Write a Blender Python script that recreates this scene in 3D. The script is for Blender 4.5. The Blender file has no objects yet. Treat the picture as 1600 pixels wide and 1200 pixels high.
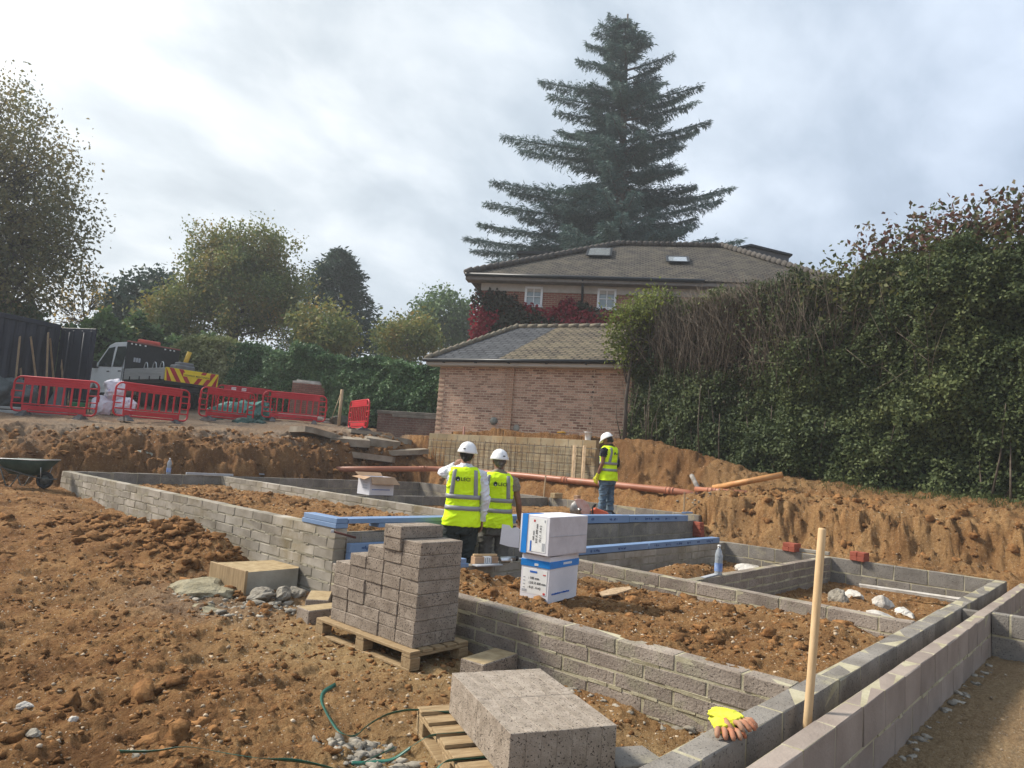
import bpy, bmesh, math, random
import numpy as np
from mathutils import Matrix, Vector, Euler
SC = bpy.context.scene
COL = SC.collection
# ---------------------------------------------------------------- camera
cam = bpy.data.objects.new('camera', bpy.data.cameras.new('camera'))
COL.objects.link(cam); SC.camera = cam
cam.data.sensor_width = 36.0
cam.data.lens = 36.0 * 1084.3 / 1600.0
cam.data.clip_start = 0.05; cam.data.clip_end = 3000
F_ = Vector((0.73659174, 0.66780867, 0.1070709)); R_ = Vector((0.66409953, -0.74412216, 0.07248465)); U_ = Vector((-0.12807971, -0.01771414, 0.99160567))
M = Matrix((R_, U_, -F_)).transposed().to_4x4(); M.translation = (0, 0, 1.6)
cam.matrix_world = M
# ---------------------------------------------------------------- sky, sun, exposure
SUN_AZ, SUN_EL = math.radians(118), math.radians(42)
sdir = Vector((math.cos(SUN_AZ)*math.cos(SUN_EL), math.sin(SUN_AZ)*math.cos(SUN_EL), math.sin(SUN_EL)))
W = bpy.data.worlds.new('World'); SC.world = W; W.use_nodes = True
nt = W.node_tree; nt.nodes.clear()
def nn(nt, t, **k):
    n = nt.nodes.new(t)
    for a, b in k.items():
        if a.startswith('i_'):
            n.inputs[a[2:].replace('_', ' ')].default_value = b
        else: setattr(n, a, b)
    return n
def ramp(nt, stops, fac=None):
    n = nt.nodes.new('ShaderNodeValToRGB'); e = n.color_ramp.elements
    while len(e) > 1: e.remove(e[-1])
    e[0].position = stops[0][0]; e[0].color = tuple(stops[0][1]) + (1,)
    for p, c in stops[1:]:
        q = e.new(p); q.color = tuple(c) + (1,)
    if fac is not None: nt.links.new(fac, n.inputs[0])
    return n
sky = nn(nt, 'ShaderNodeTexSky', sky_type='NISHITA', sun_disc=False, sun_elevation=SUN_EL, sun_rotation=math.pi/2-SUN_AZ, air_density=1.0, dust_density=2.0)
tc = nn(nt, 'ShaderNodeTexCoord')
sep = nn(nt, 'ShaderNodeSeparateXYZ'); nt.links.new(tc.outputs['Generated'], sep.inputs[0])
zz = nn(nt, 'ShaderNodeMath', operation='ADD'); zz.inputs[1].default_value = 0.38; nt.links.new(sep.outputs[2], zz.inputs[0])
zm = nn(nt, 'ShaderNodeMath', operation='MAXIMUM'); zm.inputs[1].default_value = 0.12; nt.links.new(zz.outputs[0], zm.inputs[0])
dx = nn(nt, 'ShaderNodeMath', operation='DIVIDE'); nt.links.new(sep.outputs[0], dx.inputs[0]); nt.links.new(zm.outputs[0], dx.inputs[1])
dy = nn(nt, 'ShaderNodeMath', operation='DIVIDE'); nt.links.new(sep.outputs[1], dy.inputs[0]); nt.links.new(zm.outputs[0], dy.inputs[1])
cmb = nn(nt, 'ShaderNodeCombineXYZ'); nt.links.new(dx.outputs[0], cmb.inputs[0]); nt.links.new(dy.outputs[0], cmb.inputs[1])
mp = nn(nt, 'ShaderNodeMapping'); mp.inputs['Rotation'].default_value = (0, 0, 0.5); mp.inputs['Scale'].default_value = (1.0, 1.35, 1); nt.links.new(cmb.outputs[0], mp.inputs[0])
n1 = nn(nt, 'ShaderNodeTexNoise', i_Scale=2.6, i_Detail=8.0, i_Roughness=0.55, i_Distortion=0.15); nt.links.new(mp.outputs[0], n1.inputs['Vector'])
dt = nn(nt, 'ShaderNodeVectorMath', operation='DOT_PRODUCT'); dt.inputs[1].default_value = Vector((math.cos(math.radians(88))*math.cos(.5), math.sin(math.radians(88))*math.cos(.5), math.sin(.5)))
nt.links.new(tc.outputs['Generated'], dt.inputs[0])
cl = ramp(nt, [(0.30, (5.0, 5.5, 5.95)), (0.44, (6.2, 6.7, 7.1)), (0.56, (7.8, 8.15, 8.4)), (0.70, (9.6, 9.8, 9.85))], n1.outputs[0])
gl = ramp(nt, [(0.30, (0.70, 0.78, 0.92)), (0.75, (0.82, 0.87, 0.93)), (0.93, (0.98, 0.99, 0.99)), (1.0, (1.25, 1.23, 1.2))], dt.outputs['Value'])
mul = nn(nt, 'ShaderNodeMix', data_type='RGBA', blend_type='MULTIPLY'); mul.inputs[0].default_value = 1.0
nt.links.new(cl.outputs[0], mul.inputs[6]); nt.links.new(gl.outputs[0], mul.inputs[7])
mx = nn(nt, 'ShaderNodeMix', data_type='RGBA'); mx.inputs[0].default_value = 0.9
nt.links.new(sky.outputs[0], mx.inputs[6]); nt.links.new(mul.outputs[2], mx.inputs[7])
bg = nn(nt, 'ShaderNodeBackground'); bg.inputs['Strength'].default_value = 0.083
nt.links.new(mx.outputs[2], bg.inputs[0]); wo = nn(nt, 'ShaderNodeOutputWorld'); nt.links.new(bg.outputs[0], wo.inputs[0])
sl = bpy.data.lights.new('sun', 'SUN'); sl.energy = 4.0; sl.angle = math.radians(10); sl.color = (1.0, 0.93, 0.82)
so = bpy.data.objects.new('sun', sl); COL.objects.link(so); so.rotation_euler = sdir.to_track_quat('Z', 'Y').to_euler(); so.location = (0, 0, 30)
SC.view_settings.view_transform = 'Standard'; SC.view_settings.look = 'None'; SC.view_settings.exposure = 0.68; SC.view_settings.gamma = 1.0
SC.cycles.max_bounces = 6; SC.cycles.transparent_max_bounces = 8
rng = np.random.default_rng(7); random.seed(7)
# ---------------------------------------------------------------- mesh helpers
class MB:
    def __init__(s): s.v = []; s.f = []; s.m = []; s.n = 0; s.sm = []
    def add(s, V, Fc, mi=0, sm=False, T=None):
        V = np.asarray(V, float).reshape(-1, 3)
        if T is not None:
            T = np.array(T); V = V @ T[:3, :3].T + T[:3, 3]
        s.v.append(V); n = s.n; s.n += len(V)
        for q in Fc: s.f.append([n+i for i in q]); s.m.append(mi); s.sm.append(sm)
        return s
    def box(s, c, d, mi=0, b=0.0, T=None, jit=0.0, rz=0.0):
        h = np.array(d, float)/2; b = min(b, h.min()*.45); V = []; idx = {}
        if b <= 0:
            V = [(x, y, z) for x in (-h[0], h[0]) for y in (-h[1], h[1]) for z in (-h[2], h[2])]
            Fc = [(0,1,3,2),(4,6,7,5),(0,4,5,1),(2,3,7,6),(0,2,6,4),(1,5,7,3)]
        else:
            for sx in (0, 1):
                for sy in (0, 1):
                    for sz in (0, 1):
                        g = np.array((sx*2-1, sy*2-1, sz*2-1))
                        for a in range(3):
                            p = (h-b)*g; p[a] = h[a]*g[a]; idx[(sx, sy, sz, a)] = len(V); V.append(p)
            Fc = []
            I = lambda t, a: idx[tuple(t)+(a,)]
            for a in range(3):
                o = [k for k in range(3) if k != a]
                for e in (0, 1):
                    q = []
                    for u, w in ((0,0),(1,0),(1,1),(0,1)):
                        t = [0,0,0]; t[a] = e; t[o[0]] = u; t[o[1]] = w; q.append(I(t, a))
                    Fc.append(q)
                for u in (0, 1):
                    for w in (0, 1):
                        t0 = [0,0,0]; t0[o[0]] = u; t0[o[1]] = w; t1 = list(t0); t0[a] = 0; t1[a] = 1
                        Fc.append([I(t0, o[0]), I(t1, o[0]), I(t1, o[1]), I(t0, o[1])])
            for t in [(x, y, z) for x in (0,1) for y in (0,1) for z in (0,1)]:
                Fc.append([I(t, 0), I(t, 1), I(t, 2)])
        V = np.array(V, float)
        if jit: V = V + rng.normal(0, jit, V.shape)
        if rz:
            cs, sn = math.cos(rz), math.sin(rz); V = V @ np.array([[cs, sn, 0], [-sn, cs, 0], [0, 0, 1]])
        return s.add(V + np.array(c, float), Fc, mi, False, T)
    def tube(s, P, r, n=8, mi=0, sm=True, cap=True, T=None, ell=None):
        P = np.array(P, float); k = len(P); r = np.broadcast_to(np.array(r, float), (k,)) if np.ndim(r) < 2 else np.array(r, float)
        t = np.gradient(P, axis=0); t /= np.linalg.norm(t, axis=1)[:, None]+1e-12
        ref = np.array((0, 0, 1.)) if abs(t[0, 2]) < .9 else np.array((1., 0, 0))
        a = np.linspace(0, 2*np.pi, n, endpoint=False); V = []
        u = np.cross(t[0], ref); u /= np.linalg.norm(u)
        for i in range(k):
            u = u - t[i]*(u@t[i]); u /= np.linalg.norm(u)+1e-12; w = np.cross(t[i], u)
            r0, r1 = (r[i], r[i]) if r.ndim == 1 else r[i]
            V.append(P[i] + np.outer(np.cos(a)*r0, u) + np.outer(np.sin(a)*r1, w))
        V = np.concatenate(V); Fc = []
        for i in range(k-1):
            for j in range(n):
                j2 = (j+1) % n; Fc.append((i*n+j, i*n+j2, (i+1)*n+j2, (i+1)*n+j))
        if cap: Fc.append(tuple(range(n-1, -1, -1))); Fc.append(tuple((k-1)*n+j for j in range(n)))
        return s.add(V, Fc, mi, sm, T)
    def loft(s, rings, mi=0, sm=True, cap=True, closed=True, T=None):
        k = len(rings); n = len(rings[0]); V = np.concatenate([np.array(q, float) for q in rings]); Fc = []
        for i in range(k-1):
            for j in range(n if closed else n-1):
                j2 = (j+1) % n; Fc.append((i*n+j, i*n+j2, (i+1)*n+j2, (i+1)*n+j))
        if cap: Fc.append(tuple(range(n-1, -1, -1))); Fc.append(tuple((k-1)*n+j for j in range(n)))
        return s.add(V, Fc, mi, sm, T)
    def lathe(s, prof, n=24, mi=0, sm=True, T=None, cap=True):
        a = np.linspace(0, 2*np.pi, n, endpoint=False)
        return s.loft([np.stack([r*np.cos(a), r*np.sin(a), np.full(n, z)], 1) for r, z in prof], mi, sm, cap, True, T)
    def prism(s, poly, d0, d1, mi=0, ax='y', T=None):
        k = len(poly); V = []
        for d in (d0, d1):
            for p in poly:
                V.append({'y': (p[0], d, p[1]), 'x': (d, p[0], p[1]), 'z': (p[0], p[1], d)}[ax])
        Fc = [tuple(range(k)), tuple(range(2*k-1, k-1, -1))]
        for i in range(k): j = (i+1) % k; Fc.append((i, j, k+j, k+i))
        return s.add(V, Fc, mi, False, T)
    def build(s, name, mats, parent=None, loc=(0,0,0), rot=(0,0,0), fix=True, smooth=None):
        me = bpy.data.meshes.new(name)
        V = np.concatenate(s.v); me.from_pydata(V.tolist(), [], s.f)
        if not isinstance(mats, (list, tuple)): mats = [mats]
        for m in mats: me.materials.append(m)
        me.polygons.foreach_set('material_index', s.m); me.polygons.foreach_set('use_smooth', s.sm)
        if fix:
            bm = bmesh.new(); bm.from_mesh(me); bmesh.ops.recalc_face_normals(bm, faces=bm.faces); bm.to_mesh(me); bm.free()
        return link(name, me, parent, loc, rot)
def link(name, me, parent=None, loc=(0,0,0), rot=(0,0,0)):
    o = bpy.data.objects.new(name, me); COL.objects.link(o); o.parent = parent; o.location = loc; o.rotation_euler = rot
    return o
def fast_mesh(name, V, Q, mats, parent=None, loc=(0,0,0), mi=None, smooth=False, tri=False, col=None, rot=(0,0,0)):
    me = bpy.data.meshes.new(name); k = 3 if tri else 4
    V = np.ascontiguousarray(V, np.float32); Q = np.ascontiguousarray(Q, np.int32).reshape(-1, k)
    me.vertices.add(len(V)); me.vertices.foreach_set('co', V.ravel())
    me.loops.add(Q.size); me.loops.foreach_set('vertex_index', Q.ravel())
    me.polygons.add(len(Q)); me.polygons.foreach_set('loop_start', np.arange(0, Q.size, k, dtype=np.int32)); me.polygons.foreach_set('loop_total', np.full(len(Q), k, np.int32))
    if not isinstance(mats, (list, tuple)): mats = [mats]
    for m in mats: me.materials.append(m)
    if mi is not None: me.polygons.foreach_set('material_index', np.ascontiguousarray(mi, np.int32))
    if smooth: me.polygons.foreach_set('use_smooth', np.ones(len(Q), bool))
    if col is not None:
        at = me.attributes.new('Zone', 'FLOAT_COLOR', 'POINT'); at.data.foreach_set('color', np.ascontiguousarray(col, np.float32).ravel())
    me.update(calc_edges=True)
    return link(name, me, parent, loc, rot)
def tag(o, label=None, cat=None, group=None, kind=None):
    if label: o['label'] = label
    if cat: o['category'] = cat; o['kind'] = kind or 'thing'
    if group: o['group'] = group
    if kind: o['kind'] = kind
    return o
def thing(name, label, cat, loc=(0,0,0), rz=0.0, group=None, rot=None):
    o = bpy.data.objects.new(name, None); COL.objects.link(o); o.location = loc; o.rotation_euler = rot if rot else (0, 0, rz); o.empty_display_size = .2
    return tag(o, label, cat, group)
def dup(root, loc, rot, label, group=None):
    def cp(o, par):
        c = o.copy(); COL.objects.link(c); c.parent = par
        for ch in list(o.children): cp(ch, c)
        return c
    kids = list(root.children); r = root.copy(); COL.objects.link(r); r.location = loc; r.rotation_euler = rot
    for ch in kids: cp(ch, r)
    return tag(r, label, None, group)
def TM(loc=(0,0,0), rot=(0,0,0), sc=(1,1,1)): return Matrix.LocRotScale(Vector(loc), Euler(rot), Vector(sc))
# ---------------------------------------------------------------- materials
def mat(name, c1, c2=None, scale=5.0, rough=.85, bump=0.0, bscale=60.0, metal=0.0, island=0.0, spec=.3, speck=None, lim=(.35, .65), coord='Object', bdist=.01, stretch=(1,1,1), alpha=None, trans=0.0, bdetail=4.0, stain=None):
    m = bpy.data.materials.new(name); m.use_nodes = True; t = m.node_tree; L = t.links; P = t.nodes['Principled BSDF']
    tc = nn(t, 'ShaderNodeTexCoord'); mpg = nn(t, 'ShaderNodeMapping'); mpg.inputs['Scale'].default_value = stretch; L.new(tc.outputs[coord], mpg.inputs[0])
    vec = mpg.outputs[0]
    if coord == 'Object':
        oi = nn(t, 'ShaderNodeObjectInfo'); cx = nn(t, 'ShaderNodeMath', operation='MULTIPLY'); cx.inputs[1].default_value = 37.0; L.new(oi.outputs['Random'], cx.inputs[0]); L.new(cx.outputs[0], mpg.inputs['Location'])
    if c2 is None: c2 = tuple(min(1, x*1.18) for x in c1)
    nz = nn(t, 'ShaderNodeTexNoise', i_Scale=scale, i_Detail=7.0, i_Roughness=.6); L.new(vec, nz.inputs['Vector'])
    rp = ramp(t, [(lim[0], c1), (lim[1], c2)], nz.outputs[0]); out = rp.outputs[0]
    if stain:
        n3 = nn(t, 'ShaderNodeTexNoise', i_Scale=stain[1], i_Detail=8.0, i_Roughness=.7); L.new(vec, n3.inputs['Vector'])
        r3 = ramp(t, [(stain[2], (0,0,0)), (stain[3], (1,1,1))], n3.outputs[0]); mm = nn(t, 'ShaderNodeMix', data_type='RGBA'); L.new(r3.outputs[0], mm.inputs[0]); L.new(out, mm.inputs[6]); mm.inputs[7].default_value = tuple(stain[0])+(1,); out = mm.outputs[2]
    if speck:
        n2 = nn(t, 'ShaderNodeTexNoise', i_Scale=speck[1], i_Detail=2.0); L.new(vec, n2.inputs['Vector'])
        r2 = ramp(t, [(speck[2], (0,0,0)), (speck[3], (1,1,1))], n2.outputs[0]); mm = nn(t, 'ShaderNodeMix', data_type='RGBA'); L.new(r2.outputs[0], mm.inputs[0]); L.new(out, mm.inputs[6]); mm.inputs[7].default_value = tuple(speck[0])+(1,); out = mm.outputs[2]
    if island:
        g = nn(t, 'ShaderNodeNewGeometry'); mr = nn(t, 'ShaderNodeMapRange'); mr.inputs['To Min'].default_value = 1-island; mr.inputs['To Max'].default_value = 1+island; L.new(g.outputs['Random Per Island'], mr.inputs['Value'])
        mm = nn(t, 'ShaderNodeMix', data_type='RGBA', blend_type='MULTIPLY'); mm.inputs[0].default_value = 1; L.new(out, mm.inputs[6]); L.new(mr.outputs[0], mm.inputs[7]); out = mm.outputs[2]
    L.new(out, P.inputs['Base Color']); P.inputs['Roughness'].default_value = rough; P.inputs['Metallic'].default_value = metal; P.inputs['Specular IOR Level'].default_value = spec
    if trans: P.inputs['Transmission Weight'].default_value = trans
    if bump:
        nb = nn(t, 'ShaderNodeTexNoise', i_Scale=bscale, i_Detail=bdetail, i_Roughness=.65); L.new(vec, nb.inputs['Vector'])
        bp = nn(t, 'ShaderNodeBump'); bp.inputs['Strength'].default_value = bump; bp.inputs['Distance'].default_value = bdist; L.new(nb.outputs[0], bp.inputs['Height']); L.new(bp.outputs[0], P.inputs['Normal'])
    return m
def leafmat(name, cols, tr=.35, rough=.6):
    m = bpy.data.materials.new(name); m.use_nodes = True; t = m.node_tree; L = t.links; P = t.nodes['Principled BSDF']
    g = nn(t, 'ShaderNodeNewGeometry'); n = len(cols)
    tc = nn(t, 'ShaderNodeTexCoord'); nz = nn(t, 'ShaderNodeTexNoise', i_Scale=.55, i_Detail=3.0); L.new(tc.outputs['Object'], nz.inputs['Vector'])
    ad = nn(t, 'ShaderNodeMath', operation='MULTIPLY_ADD'); ad.inputs[1].default_value = .45; L.new(g.outputs['Random Per Island'], ad.inputs[0])
    m2 = nn(t, 'ShaderNodeMapRange'); m2.inputs['From Min'].default_value = .3; m2.inputs['From Max'].default_value = .7; m2.inputs['To Max'].default_value = .55; L.new(nz.outputs[0], m2.inputs['Value']); L.new(m2.outputs[0], ad.inputs[2])
    rp = ramp(t, [(i/(n-1), c) for i, c in enumerate(cols)], ad.outputs[0])
    L.new(rp.outputs[0], P.inputs['Base Color']); P.inputs['Roughness'].default_value = rough; P.inputs['Specular IOR Level'].default_value = .25
    tl = nn(t, 'ShaderNodeBsdfTranslucent'); L.new(rp.outputs[0], tl.inputs[0]); ms = nn(t, 'ShaderNodeMixShader'); ms.inputs[0].default_value = tr
    L.new(P.outputs[0], ms.inputs[1]); L.new(tl.outputs[0], ms.inputs[2]); L.new(ms.outputs[0], t.nodes['Material Output'].inputs[0])
    return m
def brickmat(name, c1, c2, mortar, bw=.225, bh=.075, ms=.012, scale=1.0, blotch=(.25,.2,.16), axes='xz', bumpd=.004):
    m = bpy.data.materials.new(name); m.use_nodes = True; t = m.node_tree; L = t.links; P = t.nodes['Principled BSDF']
    tc = nn(t, 'ShaderNodeTexCoord'); sp = nn(t, 'ShaderNodeSeparateXYZ'); L.new(tc.outputs['Object'], sp.inputs[0]); cb = nn(t, 'ShaderNodeCombineXYZ')
    L.new(sp.outputs['XYZ'.index(axes[0].upper())], cb.inputs[0]); L.new(sp.outputs['XYZ'.index(axes[1].upper())], cb.inputs[1])
    br = nn(t, 'ShaderNodeTexBrick', offset=.5); br.inputs['Scale'].default_value = scale; br.inputs['Brick Width'].default_value = bw; br.inputs['Row Height'].default_value = bh; br.inputs['Mortar Size'].default_value = ms; br.inputs['Bias'].default_value = -.1; br.inputs['Mortar Smooth'].default_value = .2
    br.inputs['Color1'].default_value = tuple(c1)+(1,); br.inputs['Color2'].default_value = tuple(c2)+(1,); br.inputs['Mortar'].default_value = tuple(mortar)+(1,); L.new(cb.outputs[0], br.inputs['Vector'])
    nz = nn(t, 'ShaderNodeTexNoise', i_Scale=1.6, i_Detail=8.0, i_Roughness=.65); L.new(tc.outputs['Object'], nz.inputs['Vector']); rp = ramp(t, [(.42, (0,0,0)), (.72, (1,1,1))], nz.outputs[0])
    n2 = nn(t, 'ShaderNodeTexNoise', i_Scale=30.0, i_Detail=3.0); L.new(tc.outputs['Object'], n2.inputs['Vector'])
    mm = nn(t, 'ShaderNodeMix', data_type='RGBA'); md = nn(t, 'ShaderNodeMath', operation='MULTIPLY'); md.inputs[1].default_value = .55; L.new(rp.outputs[0], md.inputs[0]); L.new(md.outputs[0], mm.inputs[0]); L.new(br.outputs['Color'], mm.inputs[6]); mm.inputs[7].default_value = tuple(blotch)+(1,)
    m3 = nn(t, 'ShaderNodeMix', data_type='RGBA', blend_type='MULTIPLY'); m3.inputs[0].default_value = 1; r2 = ramp(t, [(.3, (.75,.75,.75)), (.7, (1.25,1.25,1.25))], n2.outputs[0]); L.new(mm.outputs[2], m3.inputs[6]); L.new(r2.outputs[0], m3.inputs[7]); L.new(m3.outputs[2], P.inputs['Base Color'])
    P.inputs['Roughness'].default_value = .9; P.inputs['Specular IOR Level'].default_value = .2
    bp = nn(t, 'ShaderNodeBump', invert=True); bp.inputs['Strength'].default_value = .7; bp.inputs['Distance'].default_value = bumpd; L.new(br.outputs['Fac'], bp.inputs['Height']); L.new(bp.outputs[0], P.inputs['Normal'])
    return m
# ---------------------------------------------------------------- numpy noise
def _h(ix, iy, s):
    n = (ix.astype(np.int64)*374761393 + iy.astype(np.int64)*668265263 + s*982451653) & 0x7fffffff
    n = ((n ^ (n >> 13))*1274126177) & 0x7fffffff
    return ((n ^ (n >> 16)) & 0xffff)/65535.0
def vn(x, y, s=0):
    x = np.asarray(x, float); y = np.asarray(y, float); ix = np.floor(x); iy = np.floor(y); fx = x-ix; fy = y-iy; fx = fx*fx*(3-2*fx); fy = fy*fy*(3-2*fy)
    a = _h(ix, iy, s); b = _h(ix+1, iy, s); c = _h(ix, iy+1, s); d = _h(ix+1, iy+1, s)
    return (a*(1-fx)+b*fx)*(1-fy)+(c*(1-fx)+d*fx)*fy
def fbm(x, y, o=4, s=0, g=.5):
    r = 0; a = 1.; t = 0
    for k in range(o): r = r+a*(vn(x, y, s+k*17)-.5); t += a; x = x*2.03+y*.3; y = y*2.03-x*.11; a *= g
    return r/t*2
def ss(a, b, x): t = np.clip((np.asarray(x, float)-a)/(b-a), 0, 1); return t*t*(3-2*t)
# ---------------------------------------------------------------- the ground
def g2(x, y, cx, cy, h, sx, sy): return h*np.exp(-((x-cx)/sx)**2-((y-cy)/sy)**2)
CELLS = [(4.30, 7.22, 1.43, 5.45), (7.22, 11.95, 3.71, 5.45), (7.22, 11.95, 1.43, 3.71), (4.30, 7.33, 6.19, 15.07), (7.33, 13.07, 6.19, 10.52), (7.33, 13.07, 10.52, 15.07), (4.30, 12.1, 5.45, 6.19)]
def plateau(x, y): return 1.84+.045*np.clip(x-5, -2, 12)+.08*ss(9.5, 12, x)+.075*np.clip(y-20.5, -3, 9)+.02*np.clip(y-29.5, 0, 100)
def zones(x, y):
    ins = np.zeros(x.shape, int)
    for i, (a, b, c, d) in enumerate(CELLS): ins[(x > a) & (x < b) & (y > c) & (y < d)] = i+1
    return ins
def H(x, y, fine=True):
    x = np.atleast_1d(np.asarray(x, float)); y = np.atleast_1d(np.asarray(y, float))
    n1 = fbm(x*.9, y*.9, 4, 3); n2 = fbm(x*3.1, y*3.1, 4, 11); n3 = fbm(x*9, y*9, 4, 23); big = fbm(x*.35+9, y*.35, 2, 5)
    front = np.interp(y, [-30, 5, 8, 12, 15, 17], [0, 0, .08, .30, .43, .5])+.06*n1*ss(7, 2, np.hypot(x-3.8, y-4.6)*-1+9)
    front = front+g2(x, y, 3.72, 8.55, .40, .42, .6)+g2(x, y, 3.85, 7.75, .30, .28, .32)+g2(x, y, 3.55, 9.9, .2, .5, .7)+g2(x, y, 3.0, 9.0, .14, .8, 1.3)+g2(x, y, 3.2, 12, .06, .8, 1.5)
    front = front+g2(x, y, 2.2, 4.2, .07, .4, .5)+g2(x, y, 1.6, 3.4, .09, .5, .4)+g2(x, y, 1.0, 8.3, .12, 1.0, .8)
    rg = 1-np.abs(n2)*2; lump = np.clip(rg, 0, 1)**2
    calm = np.maximum(np.exp(-((x-3.75)/.75)**2-((y-4.6)/1.1)**2), np.exp(-((x-3.4)/.8)**2-((y-2.6)/1.2)**2))
    front = front+(1-.85*calm)*(.055*n2+.035*lump*ss(-.2, .5, n1)+.042*n3+.016*fbm(x*2.2+y*1.2, y*13-x*7, 3, 33)*ss(5, 3, np.hypot(x-1.5, y-6)))+calm*(.008*n3+.01*n2)
    # left bank up to the hardstanding
    foot = 15.3+np.clip(4.3-x, 0, 1)*.9+.35*big
    t = y-foot+.34*n2+.4*n1+.1*n3
    zp = plateau(x, y)+.06*n1+.03*n2+.012*n3
    prof = np.interp(t, [-.3, .05, .35, .8, 1.5, 2.6], [0, .08, .42, .66, .84, 1.0])
    z = np.where(y > 14.6, front*(1-prof)+zp*prof+(prof > .02)*(prof < .98)*(.07*n2+.05*n3+.05*lump), front)
    # right cut and bank under the hedge
    top = np.interp(y, [-20, 1.5, 3, 4.3, 6, 7.5, 9.1, 10.5, 30], [1.5, 1.5, 1.53, 1.58, 1.7, 1.95, 2.25, 2.3, 2.4])+.05*n1
    tr = x-13.14+.08*n2
    zr = np.interp(tr, [-.1, .1, .34, .9, 1.02], [.66, .72, 1.10, 1.14, 1.16])
    up = np.where(y > 9.9, np.where(x > 14.22, top, zr), zr+(top-zr)*ss(14.0, 15.0, x+.2*n2))
    streak = fbm(y*2.2, x*.2, 3, 41)
    tl = x-12.35+.09*n2+.30*streak*.22+.12*n3+.08*n2
    zl = np.interp(tl, [0, .35, .52, .80, 1.3, 2.9], [.38, .45, .62, 1.13, 1.27, 1.5])
    zl = zl+(top-1.5)*ss(1.3, 2.8, tl)
    k = ss(7.0, 6.1, y); right = up*(1-k)+zl*k+.04*n2+.055*n3+.04*n1+.02*lump+.03*fbm(y*.6, x*7, 3, 88)
    rm = np.where(y > 6.3, x > 13.08, x > 12.08)
    z = np.where(rm, np.where(y > 15.6, np.maximum(z, np.minimum(right, z+ss(15.6, 15.9, y)*0+right*0+3)), right) if True else right, z)
    z = np.where(rm & (y > 15.2), np.where(x > 14.1, np.maximum(plateau(x, y), 2.0)+.04*n1, np.maximum(z, np.interp(y-15.2+.3*n2, [0, .5, 1.4], [1.1, 1.35, 1.75]))), z)
    # outside the outer leaf
    out = (y < 1.17) & (x < 12.1)
    z = np.where(out, .0+.01*n1+.008*n3+.012*np.clip(n2, 0, 1)-.12*((x > 8.7) & (y < 1.17)), z)
    z = np.where((y < 1.42) & (y > 1.17) & (x < 12.1) & (x > 2.0), -.12, z)
    z = np.where((y <= 1.42) & (x <= 2.6), .0+.01*n3+.01*n1, z)
    ins = zones(x, y); cl = .06*n2+.05*lump+.022*n3
    fills = [np.interp(x, [4.4, 6.0, 7.1], [.37, .29, .20])+g2(x, y, 6.1, 1.9, .13, .5, .5)+g2(x, y, 5.0, 5.05, .12, .4, .25)-.16*ss(4.95, 5.35, y)+g2(x, y, 6.6, 2.6, .1, .4, .8),
             .05+g2(x, y, 8.8, 4.55, .26, 1.2, .5), .0+g2(x, y, 8.6, 2.4, .20, 1.2, .7)-.06*ss(8, 7.4, x), .56-.05*ss(11, 14, y)+0*x, .55+0*x, .2+0*x, .03+0*x]
    amp = [.75, .9, .9, 1.3, .5, .8, .3]
    for i in range(7):
        mk = ins == i+1; z = np.where(mk, fills[i]+cl*amp[i]+.03*n1, z)
    if fine:
        m = .45-np.abs(fbm(x*13, y*13, 4, 51, .6))*1.6; m2 = fbm(x*34, y*34, 3, 57); z = z+(.022*m+.009*m2)*(1-.75*calm)*ss(34, 22, np.hypot(x, y))*(1+1.2*((x > 12.2) | (y > 15.2)))
    return z
def ZH(x, y): return float(H(np.array([x]), np.array([y]), False)[0])
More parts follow.
